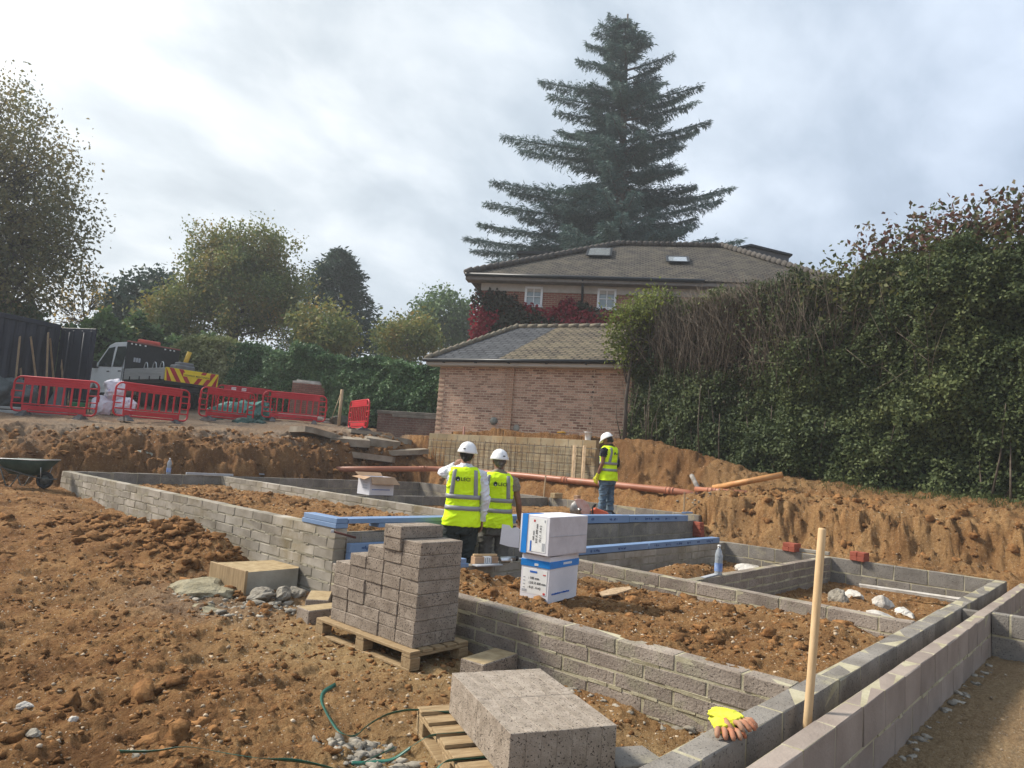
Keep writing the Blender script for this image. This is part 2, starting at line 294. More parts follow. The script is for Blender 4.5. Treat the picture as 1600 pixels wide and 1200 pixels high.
def make_ground():
    az0 = math.radians(42.2)
    a = np.concatenate([np.linspace(-52, 52, 1000), np.linspace(54, 306, 64)]); a = np.radians(a)+az0
    r = [1.0]
    while r[-1] < 12: r.append(r[-1]+max(.011, r[-1]*.0046))
    while r[-1] < 20: r.append(r[-1]+.052)
    while r[-1] < 34: r.append(r[-1]+.05+.02*(r[-1]-20))
    while r[-1] < 900: r.append(r[-1]*1.12)
    r = np.array(r); A, Rr = np.meshgrid(a, r); x = (Rr*np.cos(A)).ravel(); y = (Rr*np.sin(A)).ravel()
    z = H(x, y)
    far = ss(60, 200, np.hypot(x, y)); z = z*(1-far)+6*far
    n = len(a); m = len(r); V = np.stack([x, y, z], 1)
    i, j = np.meshgrid(np.arange(m-1), np.arange(n), indexing='ij'); j2 = (j+1) % n
    Q = np.stack([i*n+j, i*n+j2, (i+1)*n+j2, (i+1)*n+j], -1).reshape(-1, 4)
    V = np.concatenate([V, [[0, 0, 0.0]]]); c = len(V)-1
    cen = np.stack([np.full(n//2, c), np.arange(0, n, 2)[:n//2], (np.arange(0, n, 2)[:n//2]+1) % n, (np.arange(0, n, 2)[:n//2]+2) % n], 1)
    Q = np.concatenate([Q, cen])
    x = V[:, 0]; y = V[:, 1]; ins = zones(x, y); n1 = fbm(x*.8, y*.8, 4, 71); n2 = fbm(x*3, y*3, 4, 77); f = fbm(x*3.1, y*3.1, 4, 11)
    calm = np.maximum(np.exp(-((x-3.6)/.75)**2-((y-4.6)/1.3)**2), np.exp(-((x-3.1)/1.0)**2-((y-2.2)/1.5)**2))
    sand = np.clip(calm*1.15*(.85+.6*n2)+.42*ss(.0, .5, n1)*ss(11, 4, y)*(y < 14), 0, 1)
    sand = np.maximum(sand, .5*((x > 12.1) & (y < 7.2)).astype(float)*(.5+.6*n2)); sand = np.where((ins > 0), .12+.15*n1, sand)
    sand = np.where((y < 1.2) & (x < 12.1), .75+.5*n1, sand); sand = np.clip(sand, 0, 1)
    grav = np.clip(ss(16.4, 17.4, y+.8*n2)*(x < 14.3)*(.75+.5*n1), 0, 1); grav = np.maximum(grav, ss(1.2, .3, np.hypot(x-3.3, y-6.6))*.5); grav = np.maximum(grav, ss(26, 30, y)); grav = np.maximum(grav, .35*((y < 1.2) & (x < 12.1)))
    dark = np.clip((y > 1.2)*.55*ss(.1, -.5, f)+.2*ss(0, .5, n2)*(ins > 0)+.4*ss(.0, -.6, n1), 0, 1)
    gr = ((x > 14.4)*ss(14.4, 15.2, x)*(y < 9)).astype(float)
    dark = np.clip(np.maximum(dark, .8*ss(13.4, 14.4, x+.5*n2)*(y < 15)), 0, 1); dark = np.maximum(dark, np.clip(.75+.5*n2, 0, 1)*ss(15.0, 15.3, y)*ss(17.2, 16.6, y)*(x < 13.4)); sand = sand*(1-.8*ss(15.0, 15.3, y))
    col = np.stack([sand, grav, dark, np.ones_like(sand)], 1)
    m_ = bpy.data.materials.new('soil'); m_.use_nodes = True; t = m_.node_tree; L = t.links; P = t.nodes['Principled BSDF']
    at = nn(t, 'ShaderNodeAttribute', attribute_name='Zone'); sp = nn(t, 'ShaderNodeSeparateColor'); L.new(at.outputs['Color'], sp.inputs[0])
    tc = nn(t, 'ShaderNodeTexCoord'); o = tc.outputs['Object']
    def noise(s, d=6, ro=.6):
        q = nn(t, 'ShaderNodeTexNoise', i_Scale=s, i_Detail=float(d), i_Roughness=ro); L.new(o, q.inputs['Vector']); return q.outputs[0]
    def mixc(f, a, b):
        q = nn(t, 'ShaderNodeMix', data_type='RGBA')
        for s_, v in ((0, f), (6, a), (7, b)):
            if isinstance(v, tuple): q.inputs[s_].default_value = v+(1,)
            elif isinstance(v, float): q.inputs[s_].default_value = v
            else: L.new(v, q.inputs[s_])
        return q.outputs[2]
    def mth(op, a, b):
        q = nn(t, 'ShaderNodeMath', operation=op)
        for i_, v in enumerate((a, b)):
            if isinstance(v, float): q.inputs[i_].default_value = v
            else: L.new(v, q.inputs[i_])
        return q.outputs[0]
    nb = noise(2.2, 8, .7); nf = noise(28, 5, .7); nfine = noise(110, 3)
    base = ramp(t, [(.36, (.090, .038, .014)), (.45, (.23, .108, .041)), (.52, (.345, .184, .074)), (.59, (.46, .268, .118)), (.68, (.61, .41, .22))], mth('ADD', mth('ADD', mth('MULTIPLY', nb, .42), mth('MULTIPLY', nf, .33)), mth('MULTIPLY', nfine, .25)))
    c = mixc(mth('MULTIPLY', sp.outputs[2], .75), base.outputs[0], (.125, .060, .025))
    sandc = ramp(t, [(.36, (.25, .15, .065)), (.5, (.41, .27, .125)), (.62, (.55, .39, .21))], mth('ADD', mth('MULTIPLY', nf, .5), mth('MULTIPLY', nfine, .5)))
    c = mixc(sp.outputs[0], c, sandc.outputs[0])
    gc = ramp(t, [(.3, (.14, .11, .08)), (.55, (.29, .24, .185)), (.75, (.42, .37, .30))], mth('ADD', mth('MULTIPLY', nfine, .6), mth('MULTIPLY', nf, .4)))
    c = mixc(mth('MULTIPLY', sp.outputs[1], .85), c, gc.outputs[0])
    vo = nn(t, 'ShaderNodeTexVoronoi', i_Scale=46.0); L.new(o, vo.inputs['Vector'])
    st = ramp(t, [(.16, (1,1,1)), (.24, (0,0,0))], vo.outputs['Distance']); sc = nn(t, 'ShaderNodeSeparateColor'); L.new(vo.outputs['Color'], sc.inputs[0])
    sel = ramp(t, [(.66, (0,0,0)), (.72, (1,1,1))], sc.outputs[0]); c = mixc(mth('MULTIPLY', st.outputs[0], sel.outputs[0]), c, (.50, .42, .32))
    L.new(c, P.inputs['Base Color']); P.inputs['Roughness'].default_value = .95; P.inputs['Specular IOR Level'].default_value = .12
    hb = mth('ADD', mth('MULTIPLY', noise(13, 10, .8), 1.0), mth('MULTIPLY', nfine, .4))
    bp = nn(t, 'ShaderNodeBump'); bp.inputs['Strength'].default_value = 1.0; bp.inputs['Distance'].default_value = .06; L.new(hb, bp.inputs['Height']); L.new(bp.outputs[0], P.inputs['Normal'])
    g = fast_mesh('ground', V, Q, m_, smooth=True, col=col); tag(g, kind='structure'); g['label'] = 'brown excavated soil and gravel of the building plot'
    return g
ground = make_ground()
# ---------------------------------------------------------------- loose lumps on the soil
def ico(sd=2):
    bm = bmesh.new(); bmesh.ops.create_icosphere(bm, subdivisions=sd, radius=1); v = np.array([q.co[:] for q in bm.verts]); f = np.array([[w.index for w in p.verts] for p in bm.faces]); bm.free(); return v, f
ICO2 = ico(2); ICO1 = ico(1)
def lumps(name, P, S, m, label, flat=.7, seed=0, amp=.35, kind='stuff', cat=None, smooth=False, lo=False):
    ICO_V, ICO_F = ICO1 if lo else ICO2
    r = np.random.default_rng(seed); k = len(P); nv = len(ICO_V)
    w = r.normal(0, 1, (k, 3, 3)); th = np.einsum('kij,vj->kvi', w, ICO_V*1.3); rad = 1+amp*np.sin(th[..., 0]*1.7)*np.cos(th[..., 1]*1.3)+amp*.5*np.sin(th[..., 2]*3.1)
    V = ICO_V[None]*(rad*r.uniform(1-amp*.55, 1+amp*.55, (k, nv)))[..., None]*r.uniform(.7, 1.25, (k, 1, 3)); V[..., 2] *= flat
    an = r.uniform(0, 6.28, k); c, s = np.cos(an)[:, None], np.sin(an)[:, None]
    X = V[..., 0]*c-V[..., 1]*s; Y = V[..., 0]*s+V[..., 1]*c; V = np.stack([X, Y, V[..., 2]], -1)*np.asarray(S)[:, None, None]+np.asarray(P)[:, None, :]
    Fq = (ICO_F[None]+(np.arange(k)*nv)[:, None, None]).reshape(-1, 3)
    o = fast_mesh(name, V.reshape(-1, 3), Fq, m, tri=True, smooth=smooth); tag(o, label, cat, None, kind); return o
M_clod = mat('clod_soil', (.12, .056, .022), (.30, .155, .062), scale=14, bump=.8, bscale=45, bdist=.02, island=.3, rough=.95, spec=.1)
M_stone = mat('pale_stone', (.27, .19, .115), (.50, .41, .30), scale=20, bump=.4, bscale=90, island=.35, rough=.9)
M_rubble = mat('grey_rubble', (.19, .165, .13), (.37, .335, .275), scale=16, bump=.6, bscale=70, island=.25, rough=.92)
def scatter(n, seed, smin, smax, areas, pw=2.2):
    r = np.random.default_rng(seed); P = []; S = []
    tot = sum(a[4] for a in areas)
    for (x0, x1, y0, y1, w) in areas:
        k = int(n*w/tot); x = r.uniform(x0, x1, k); y = r.uniform(y0, y1, k); d = np.hypot(x, y); ok = d > 1.2; x = x[ok]; y = y[ok]
        s = smin+(smax-smin)*r.uniform(0, 1, len(x))**pw
        P.append(np.stack([x, y, H(x, y, False)+s*.15], 1)); S.append(s)
    return np.concatenate(P), np.concatenate(S)
AR = [(.3, 4.1, 1.6, 8, 4), (-1, 4.1, 8, 15, 2), (4.4, 7.1, 1.6, 5.3, 2.2), (7.4, 11.8, 1.6, 3.6, 1), (7.4, 11.8, 3.8, 5.4, 1), (4.5, 7.2, 6.4, 14.9, 2.2), (7.5, 13, 6.4, 10.3, .5), (3, 13, 15.2, 17.4, 1.2), (12.4, 15, .5, 9.5, 1.6)]
P, S = scatter(26000, 3, .005, .026, AR, 3); lumps('soil_clods', P, S, M_clod, 'loose clods of brown soil strewn over the dig', seed=1, amp=.5, lo=True)
r_ = np.random.default_rng(8)
hx = np.concatenate([r_.normal(3.65, .3, 420), r_.normal(3.4, .45, 300), r_.normal(1.9, .4, 40), r_.normal(1.5, .35, 60), r_.normal(.9, .8, 60), r_.uniform(4.6, 7.0, 330), r_.uniform(4.6, 7.0, 160)])
hy = np.concatenate([r_.normal(8.3, .8, 420), r_.normal(9.6, 1.1, 300), r_.normal(4.5, .4, 40), r_.normal(3.3, .35, 60), r_.normal(8.0, .9, 60), r_.uniform(6.6, 14.5, 330), r_.uniform(1.7, 5.0, 160)])
ok = (hx < 4.15) | (hx > 4.5); hx = hx[ok]; hy = hy[ok]; hs = .014+.062*r_.uniform(0, 1, len(hx))**2.6
lumps('soil_heap_lumps', np.stack([hx, hy, H(hx, hy, False)+hs*.12], 1), hs, M_clod, 'big broken lumps of clay soil on the heaps', seed=5, amp=.55, flat=.6)
P, S = scatter(16000, 5, .004, .018, AR+[(2, 14, 16.5, 22, 5), (3, 11, -1, 1.0, 1)], 2.8); lumps('pebbles', P, S, M_stone, 'pale pebbles scattered through the soil', seed=2, amp=.4, lo=True)
P, S = scatter(900, 9, .007, .042, [(3.0, 3.9, 5.9, 7.0, 2), (2.25, 2.6, 2.7, 3.3, 1.2), (4.1, 4.22, 1.6, 3.6, .4), (.6, 1.6, 2.2, 3.6, .5), (4.8, 9, 1.02, 1.1, .35), (5, 13, 15.8, 17.4, 2.5), (13.3, 14, 6.3, 7.2, 1)], 1.8); lumps('rubble', P, S, M_rubble, 'grey broken mortar and concrete rubble', seed=3, amp=.4, flat=.5)
P, S = scatter(1500, 19, .015, .075, [(3, 13.3, 15.5, 17.6, 3), (12.7, 14.0, .8, 7, 1), (10, 13, 15.6, 17.2, 1)], 2.6); lumps('bank_clods', P, S, M_clod, 'broken clods and stones in the cut banks', seed=6, amp=.5)
# ---------------------------------------------------------------- block walls
M_block = mat('block_grey_brown', (.205, .168, .138), (.34, .288, .24), scale=3.5, bump=.8, bscale=55, bdist=.012, island=.14, rough=.93, spec=.15, speck=((.06, .048, .04), 75, .60, .68), stain=((.26, .235, .17), 2.6, .52, .66))
M_blockd = mat('block_dark_grey', (.165, .148, .128), (.27, .248, .22), scale=3.0, bump=.7, bscale=55, bdist=.010, island=.12, rough=.93, spec=.15, speck=((.06, .055, .05), 75, .62, .69), stain=((.34, .31, .22), 2.2, .56, .70))
M_blockp = mat('block_pinkish', (.245, .20, .17), (.33, .275, .235), scale=2.5, bump=.55, bscale=55, bdist=.008, island=.08, rough=.93, spec=.15)
M_blockl = mat('block_weathered', (0.237, 0.210, 0.169), (0.400, 0.362, 0.306), scale=2.6, bump=.5, bscale=110, bdist=.008, island=.18, rough=.94, spec=.12, stain=((.20, .165, .10), 1.6, .50, .68))
M_mortar = mat('mortar_yellow', (0.306, 0.270, 0.173), (0.469, 0.428, 0.306), scale=6, bump=.6, bscale=80, rough=.95, spec=.1)
M_mortarg = mat('mortar_grey', (.24, .215, .16), (.33, .30, .23), scale=6, bump=.6, bscale=80, rough=.95, spec=.1)
def block_wall(name, label, ax, a0, a1, c0, c1, z0, z1, ch, bl, m, mm, off=0.0, group='new blockwork foundation walls', zs=None, joint=.013, topm=None):
    mb = MB(); mo = MB(); L = lambda a, c, z: (a, c, z) if ax == 'x' else (c, a, z)
    n = max(1, int(math.ceil((z1-z0)/ch))); ox, oy = (a0, (c0+c1)/2) if ax == 'x' else ((c0+c1)/2, a0)
    cm = (c0+c1)/2; D = lambda l, w, h: (l, w, h) if ax == 'x' else (w, l, h)
    for k in range(n):
        zt = z1-k*ch; zb = zt-ch+joint
        a = a0-bl*(((k % 2)*.5+off) % 1)
        while a < a1:
            s0 = max(a, a0); s1 = min(a+bl-joint, a1)
            if s1-s0 > .03:
                p = np.array(L((s0+s1)/2, cm+rng.normal(0, .001), (zt+zb)/2))-(ox, oy, z0)
                mb.box(p, D(s1-s0, c1-c0, zt-zb), 0, .006, jit=.0022, rz=rng.normal(0, .0015))
            a += bl
    mo.box(np.array(L((a0+a1)/2, cm, (z0+z1)/2))-(ox, oy, z0), D(a1-a0-.012, c1-c0-.009, z1-z0-.003), 0)
    # squeezed-out mortar along the beds
    for k in range(1, n):
        zt = z1-k*ch
        for a in np.arange(a0+.05, a1-.05, .075):
            if rng.random() < .32:
                l = rng.uniform(.05, .2); h = rng.uniform(.012, .030)
                for cf, sg in ((c0, 1), (c1, -1)):
                    mo.box(np.array(L(min(a, a1-l/2-.01), cf+sg*.002, zt+joint/2+rng.normal(0, .004)))-(ox, oy, z0), D(l, .007, h), 0, .0034, jit=.0015)
    w = mb.build(name, [m], None, (ox, oy, z0)); tag(w, label, 'wall', group)
    mo.build('mortar', [mm], w)
    return w
ZT, ZU = .416, .762
block_wall('foundation_wall', 'low grey block wall in the foreground with thick yellowish mortar beds, ending at the gloves', 'y', 1.505, 6.112, 4.228, 4.375, -.13, ZT, .1085, .45, M_block, M_mortar, .35)
block_wall('foundation_wall', 'long weathered grey block wall running from the blue boards back to the wheelbarrow', 'y', 6.12, 15.12, 4.228, 4.37, -.13, ZU, .112, .45, M_blockl, M_mortarg, .2)
block_wall('foundation_wall', 'weathered block wall parallel behind the long one, open carton at its middle', 'y', 6.27, 15.0, 7.25, 7.39, .3, ZU, .112, .45, M_blockl, M_mortarg, .1)
block_wall('foundation_wall', 'low grey block wall behind the stacked white cartons, standing on its soil side', 'y', 1.507, 5.41, 7.13, 7.27, -.13, ZT, .134, .45, M_block, M_mortar, .4)
block_wall('foundation_wall', 'dark grey two-course wall below the hedge bank carrying the small red brick stacks', 'y', 1.507, 6.05, 11.88, 11.98, -.13, ZT, .2225, .45, M_blockd, M_mortar, .22)
block_wall('foundation_wall', 'dark grey two-course end wall continuing past the cavity to the right edge', 'y', .35, 1.105, 11.88, 11.98, -.13, ZT, .2225, .45, M_blockd, M_mortar, .3)
block_wall('foundation_wall', 'inner dark leaf of the cavity wall, with yellow gloves lying on it', 'x', 2.2, 12.0, 1.365, 1.503, -.13, ZT, .2225, .45, M_blockd, M_mortar, .55)
block_wall('foundation_wall', 'outer pinkish leaf of the cavity wall at the lower right', 'x', 2.2, 12.0, 1.115, 1.218, -.14, ZT, .2225, .45, M_blockp, M_mortar, .5)
block_wall('foundation_wall', 'short wall crossing off the cavity wall at the right edge of the picture', 'y', -1.6, 1.111, 8.62, 8.76, -.2, ZT, .2225, .45, M_blockd, M_mortar, .3)
block_wall('cavity_closer', 'thin mortar-topped block bridging the cavity between both leaves', 'x', 8.62, 8.72, 1.222, 1.361, -.13, ZT-.012, .2225, .45, M_blockd, M_mortar, 0)
block_wall('foundation_wall', 'short partition wall with the large water bottle on its end', 'x', 7.275, 11.875, 3.65, 3.76, -.13, ZT, .1085, .45, M_block, M_mortar, .3)
block_wall('foundation_wall', 'lower leaf in front of the two men with sealant tubes on top', 'x', 4.38, 12.02, 5.42, 5.56, -.13, ZT-.006, .1085, .45, M_blockl, M_mortarg, .6)
block_wall('foundation_wall', 'stepped front wall topped with the long upper strip of blue board', 'x', 4.376, 12.1, 6.116, 6.256, -.05, .712, .2225, .45, M_blockd, M_mortarg, .6)
block_wall('foundation_wall', 'grey block wall at the far left end with a small water bottle on it', 'x', 4.376, 13.05, 15.0, 15.12, .3, ZU, .2225, .45, M_blockd, M_mortarg, .4)
block_wall('foundation_wall', 'far grey block wall under the orange drain pipe beside the saw', 'y', 6.5, 10.34, 12.98, 13.09, .2, ZU, .2225, .45, M_blockd, M_mortar, .7)
block_wall('foundation_wall', 'far grey block wall under the drain pipe, left of the two men', 'y', 10.47, 14.99, 12.98, 13.09, .2, ZU, .2225, .45, M_blockd, M_mortarg, .2)
block_wall('foundation_wall', 'cross wall of grey blocks that carries the opened carton', 'x', 7.395, 13.0, 10.36, 10.46, .2, ZU-.01, .2225, .45, M_blockd, M_mortarg, .2)
# ---------------------------------------------------------------- pallets and their blocks
M_wood = mat('pallet_wood', (0.266, 0.178, 0.092), (0.414, 0.303, 0.174), scale=4, stretch=(2, 14, 14), bump=.35, bscale=30, island=.16, rough=.8, spec=.2, stain=((.22, .14, .075), 5, .58, .72))
M_wood2 = mat('old_timber', (.30, .205, .12), (.50, .37, .235), scale=3, stretch=(12, 12, 1.5), bump=.3, bscale=30, island=.14, rough=.85, spec=.2)
def block_mesh(l, w, h, m, nm='concrete_block'):
    mb = MB(); n = 1; mb.box((0, 0, h/2), (l, w, h), 0, .0022 if l < .1 else .005); o = mb.build(nm, [m]); return o
M_cb = mat('dense_block', (.235, .192, .152), (.36, .302, .245), scale=9, bump=.9, bscale=70, bdist=.012, rough=.95, spec=.1, speck=((.07, .055, .047), 85, .58, .66), island=0)
M_cbf = mat('dense_block_speckled', (.27, .225, .18), (.40, .34, .28), scale=14, bump=.9, bscale=130, bdist=.008, rough=.95, spec=.1, speck=((.06, .048, .04), 95, .60, .66))
ORD = ['bottom', 'second', 'third', 'fourth', 'fifth', 'sixth', 'seventh', 'eighth', 'ninth']
pb = block_mesh(.44, .215, .096, M_cb); first = True
PX0, PY0, PZ0 = 3.575, 4.045, .14
for ci, (cn, nl) in enumerate([('nearest', 8), ('second nearest', 9), ('middle', 7), ('second farthest', 6), ('farthest', 5)]):
    for k in range(nl):
        o = pb if first else pb.copy()
        if not first: COL.objects.link(o)
        first = False
        if (k*3+ci*2) % 4 == 0 and not (ci == 0 and k == 0): pass
        top = k == nl-1
        o.location = (PX0+.22+rng.normal(0, .004)-(.0 if ci != 1 or k < 7 else .02), PY0+.1075+ci*.2185+rng.normal(0, .002), PZ0+k*.0975)
        o.rotation_euler = (0, 0, rng.normal(0, .010)+(.0 if not (ci == 3 and top) else .0))
        lab = f"grey block at {ORD[k]} level of the {cn} column in the tall pallet stack"
        if ci == 1 and k == 8: lab = 'topmost grey block of the whole tall pallet stack'
        tag(o, lab, 'block', 'concrete blocks stacked on the standing pallet')
        tint = rng.uniform(-.02, .02)
def pallet(nm, label, loc, rz, lx, ly, boards, run='x'):
    if run == 'y':
        t = thing(nm, label, 'pallet', loc, rz, 'wooden pallets')
        for i in range(boards):
            b = MB(); x = -lx/2+.05+i*(lx-.1)/(boards-1); b.box((x, 0, .129), (.098, ly, .021), 0, .003, jit=.001); b.build('deck_board', [M_wood], t)
        for y in (-ly/2+.05, 0, ly/2-.05):
            b = MB(); b.box((0, y, .107), (lx, .098, .021), 0, .003); b.build('stringer_board', [M_wood], t)
            for x in (-lx/2+.05, lx/2-.05): b = MB(); b.box((x, y, .058), (.096, .11, .074), 0, .004); b.build('spacer_block', [M_wood], t)
        for x in (-lx/2+.05, lx/2-.05): b = MB(); b.box((x, 0, .0105), (.098, ly, .019), 0, .003); b.build('bottom_board', [M_wood], t)
        return t
    t = thing(nm, label, 'pallet', loc, rz, 'wooden pallets')
    for i in range(boards):
        b = MB(); y = -ly/2+.05+i*(ly-.1)/(boards-1); b.box((0, y, .129), (lx, .095, .021), 0, .003, jit=.001); b.build('deck_board', [M_wood], t)
    for x in (-lx/2+.05, lx/2-.05) if lx < .8 else (-lx/2+.05, 0, lx/2-.05):
        b = MB(); b.box((x, 0, .107), (.098, ly, .021), 0, .003); b.build('stringer_board', [M_wood], t)
        for y in (-ly/2+.07, 0, ly/2-.07):
            b = MB(); b.box((x, y, .058), (.096, .138, .074), 0, .004); b.build('spacer_block', [M_wood], t)
        b = MB(); b.box((x, 0, .0105), (.098, ly, .019), 0, .003); b.build('bottom_board', [M_wood], t)
    return t
pallet('pallet', 'sound pallet carrying the tall stack of grey blocks', (3.80, 4.60, .0), 0.0, .60, 1.24, 5, 'y')
fa = math.atan2(-.438, .899)  # long side of the low stack
fgx, fgy = 2.93, 2.40
pallet('pallet', 'pallet in the foreground with green straps, under the low block of blocks', (2.861, 2.43, .015), fa, .68, 1.15, 8)
fb = block_mesh(.0786, .4425, .215, M_cbf); first = True
ax_ = Vector((.899, -.438, 0)); ay_ = Vector((.438, .899, 0)); o0 = Vector((2.50, 2.12, .155))
for j, rn in enumerate(['near', 'far']):
    for i in range(7):
        o = fb if first else fb.copy()
        if not first: COL.objects.link(o)
        first = False
        o.location = o0+ax_*(.04+i*.079)+ay_*(.222+j*.444)+Vector((0, 0, rng.normal(0, .0005)))
        o.rotation_euler = (0, 0, math.atan2(ax_.y, ax_.x)+rng.normal(0, .0008))
        tag(o, f"upright block, {['first','second','third','fourth','fifth','sixth','seventh'][i]} from the left in the {rn} row of the low foreground stack", 'block', 'concrete blocks packed on the strapped pallet')
def loose(l, w, h, loc, rot, label, m=M_cb, mud=None):
    mb = MB(); mb.box((0, 0, h/2), (l, w, h), 0, .007)
    o = mb.build('concrete_block', [m] if not mud else [m, mud], None, loc, rot)
    if mud:
        for p in o.data.polygons:
            if p.normal.z > .8: p.material_index = 1
    return tag(o, label, 'block', 'loose concrete blocks on the ground')
M_mud = mat('sandy_top', (0.299, 0.220, 0.123), (0.422, 0.326, 0.194), scale=12, bump=.5, bscale=60, rough=.95, spec=.1)
loose(.44, .215, .14, (3.80, 5.55, .0), (0, 0, -.05), 'loose block with sandy top lying left of the pallet', M_cb, M_mud)
loose(.44, .215, .14, (4.02, 5.98, .0), (0, 0, .9), 'loose block half hidden between pallet and the blue-topped wall', M_cb, M_mud)
loose(.44, .215, .14, (3.97, 3.62, -.01), (0, 0, .12), 'loose block with muddy top between the two pallets, against the wall', M_cb, M_mud)
loose(.30, .215, .19, (3.19, 1.92, -.02), (0, .05, -.4), 'dark loose block squeezed at the right end of the low stack', M_blockd)
loose(.42, .215, .1, (3.02, 1.62, -.01), (0, 0, .5), 'dark block lying at the bottom picture edge by the green strap', M_blockd)
loose(.44, .14, .1, (13.75, 12.1, 1.16), (0, 0, 1.45), 'grey block lying behind the drain pipe at the mesh wall', M_blockd)
loose(.3, .14, .12, (13.03, 10.15, ZU), (0, 0, 0), 'small grey block standing on the far wall corner', M_mud)
loose(.16, .1, .12, (13.03, 9.55, ZU), (0, 0, .2), 'small brown half block on the far wall above the saw', mat('brownblk', (.35, .23, .15)))
# concrete pad beside the long wall
M_conc = mat('poured_concrete', (0.263, 0.244, 0.200), (0.413, 0.388, 0.325), scale=3, bump=.35, bscale=40, rough=.9, spec=.15, stain=((.30, .25, .16), 2, .6, .72))
M_ply = mat('ply_edge', (.26, .18, .095), (.40, .285, .16), scale=4, stretch=(8, 8, 1), rough=.8, bump=.2, bscale=30)
pd = thing('concrete_pad', 'poured concrete footing with a wooden form board, against the long wall', 'footing', (3.9, 6.85, -.1))
mb = MB(); mb.prism([(-.30, -.22), (-.36, .42), (.30, .36), (.326, -.12), (.28, -.20)], 0, .385, 0, 'z'); mb.build('footing', [M_conc, M_mud], pd)
for p in pd.children[0].data.polygons:
    if abs(p.normal.z) > .8: p.material_index = 1
mb = MB(); mb.box((-.345, .1, .19), (.03, .66, .42), 0, .004, rz=.09); mb.build('form_board', [M_ply], pd)
def rock(nm, label, cat, loc, sc, m, seed, rot=(0,0,0), group=None, amp=.22):
    r = np.random.default_rng(seed); bm = bmesh.new(); bmesh.ops.create_icosphere(bm, subdivisions=4, radius=1)
    v = np.array([q.co[:] for q in bm.verts]); w = r.normal(0, 1, (3, 3))
    pl = r.normal(0, 1, (9, 3)); pl /= np.linalg.norm(pl, axis=1)[:, None]; dd = r.uniform(.6, .95, 9)
    for a, d in zip(pl, dd): e = np.clip(v@a-d, 0, None); v = v-e[:, None]*a*.92
    v *= 1+amp*1.3*fbm(v[:, 0]*2.2+seed, v[:, 1]*2.2+v[:, 2]*2.1, 5, seed, .6)[:, None]
    for q, c in zip(bm.verts, v*np.array(sc)): q.co = c
    me = bpy.data.meshes.new(nm); bm.to_mesh(me); bm.free(); me.materials.append(m)
    return tag(link(nm, me, None, loc, rot), label, cat, group)
M_lime = mat('greenish_conc', (.19, .165, .105), (.37, .33, .23), scale=5, bump=.9, bscale=25, bdist=.03, rough=.95, spec=.1)
M_white = mat('white_chalk', (.36, .32, .27), (.60, .57, .52), scale=5, bump=.6, bscale=40, rough=.9)
M_slab = mat('old_slab', (.20, .165, .125), (.33, .285, .225), scale=3, bump=.6, bscale=30, bdist=.02, rough=.93, spec=.1)
rock('concrete_lump', 'rough greenish concrete spill left of the footing', 'lump', (3.33, 7.05, -.02), (.36, .46, .19), M_lime, 5)
rock('concrete_lump', 'low crumbling concrete spill in front of the footing', 'lump', (3.15, 6.5, -.05), (.36, .32, .09), M_lime, 8)
for i, (x, y, s, l) in enumerate([(3.66, 6.42, .12, 'grey broken block end at the foot of the footing'), (3.85, 6.35, .1, 'angular grey chunk lying between footing and loose block'), (4.02, 6.42, .11, 'grey chunk leaning on the wall right of the footing'), (3.5, 6.22, .07, 'small grey chunk on the rubble before the footing')]):
    rock('block_chunk', l, 'chunk', (x, y, ZH(x, y)+s*.4), (s*1.2, s, s*.7), M_rubble, 20+i, (0, 0, i), 'broken block chunks by the footing')
RK = [((8.35, 1.98, .17), (.34, .16, .09), M_white, (.3, .25, -.75), 'long white stone slab lying on soil beside the cavity wall'), ((9.3, 2.75, .16), (.13, .12, .14), M_rubble, (0, 0, 1), 'grey pointed rock on the soil of the right-hand cell'), ((9.6, 2.35, .16), (.14, .11, .1), M_white, (0, 0, 2), 'round white rock near the far wall of the right cell'), ((9.15, 2.0, .17), (.15, .1, .07), M_white, (0, 0, .4), 'flat white rock between the round one and the long slab'), ((10.4, 2.9, .1), (.16, .1, .07), M_white, (0, 0, .9), 'pale rock at the back of the right-hand cell'), ((10.7, 4.5, .17), (.28, .2, .08), M_white, (0, 0, .3), 'white broken chalk heap behind the large bottle'), ((8.5, 2.5, .14), (.12, .09, .06), M_white, (0, 0, 1.2), 'small pale rock in the middle of the right cell')]
for i, (l, s, m, r, lab) in enumerate(RK): rock('rock', lab, 'rock', l, s, m, 40+i, r, 'rocks in the right-hand cells')
mb = MB(); mb.box((0, 0, 0), (.06, 1.5, .06), 0, .012, jit=.008); tag(mb.build('white_strip', [M_white], None, (11.3, 2.3, .14), (0, 0, .12)), 'long white strip of foam lying along the dark two-course wall', 'strip')
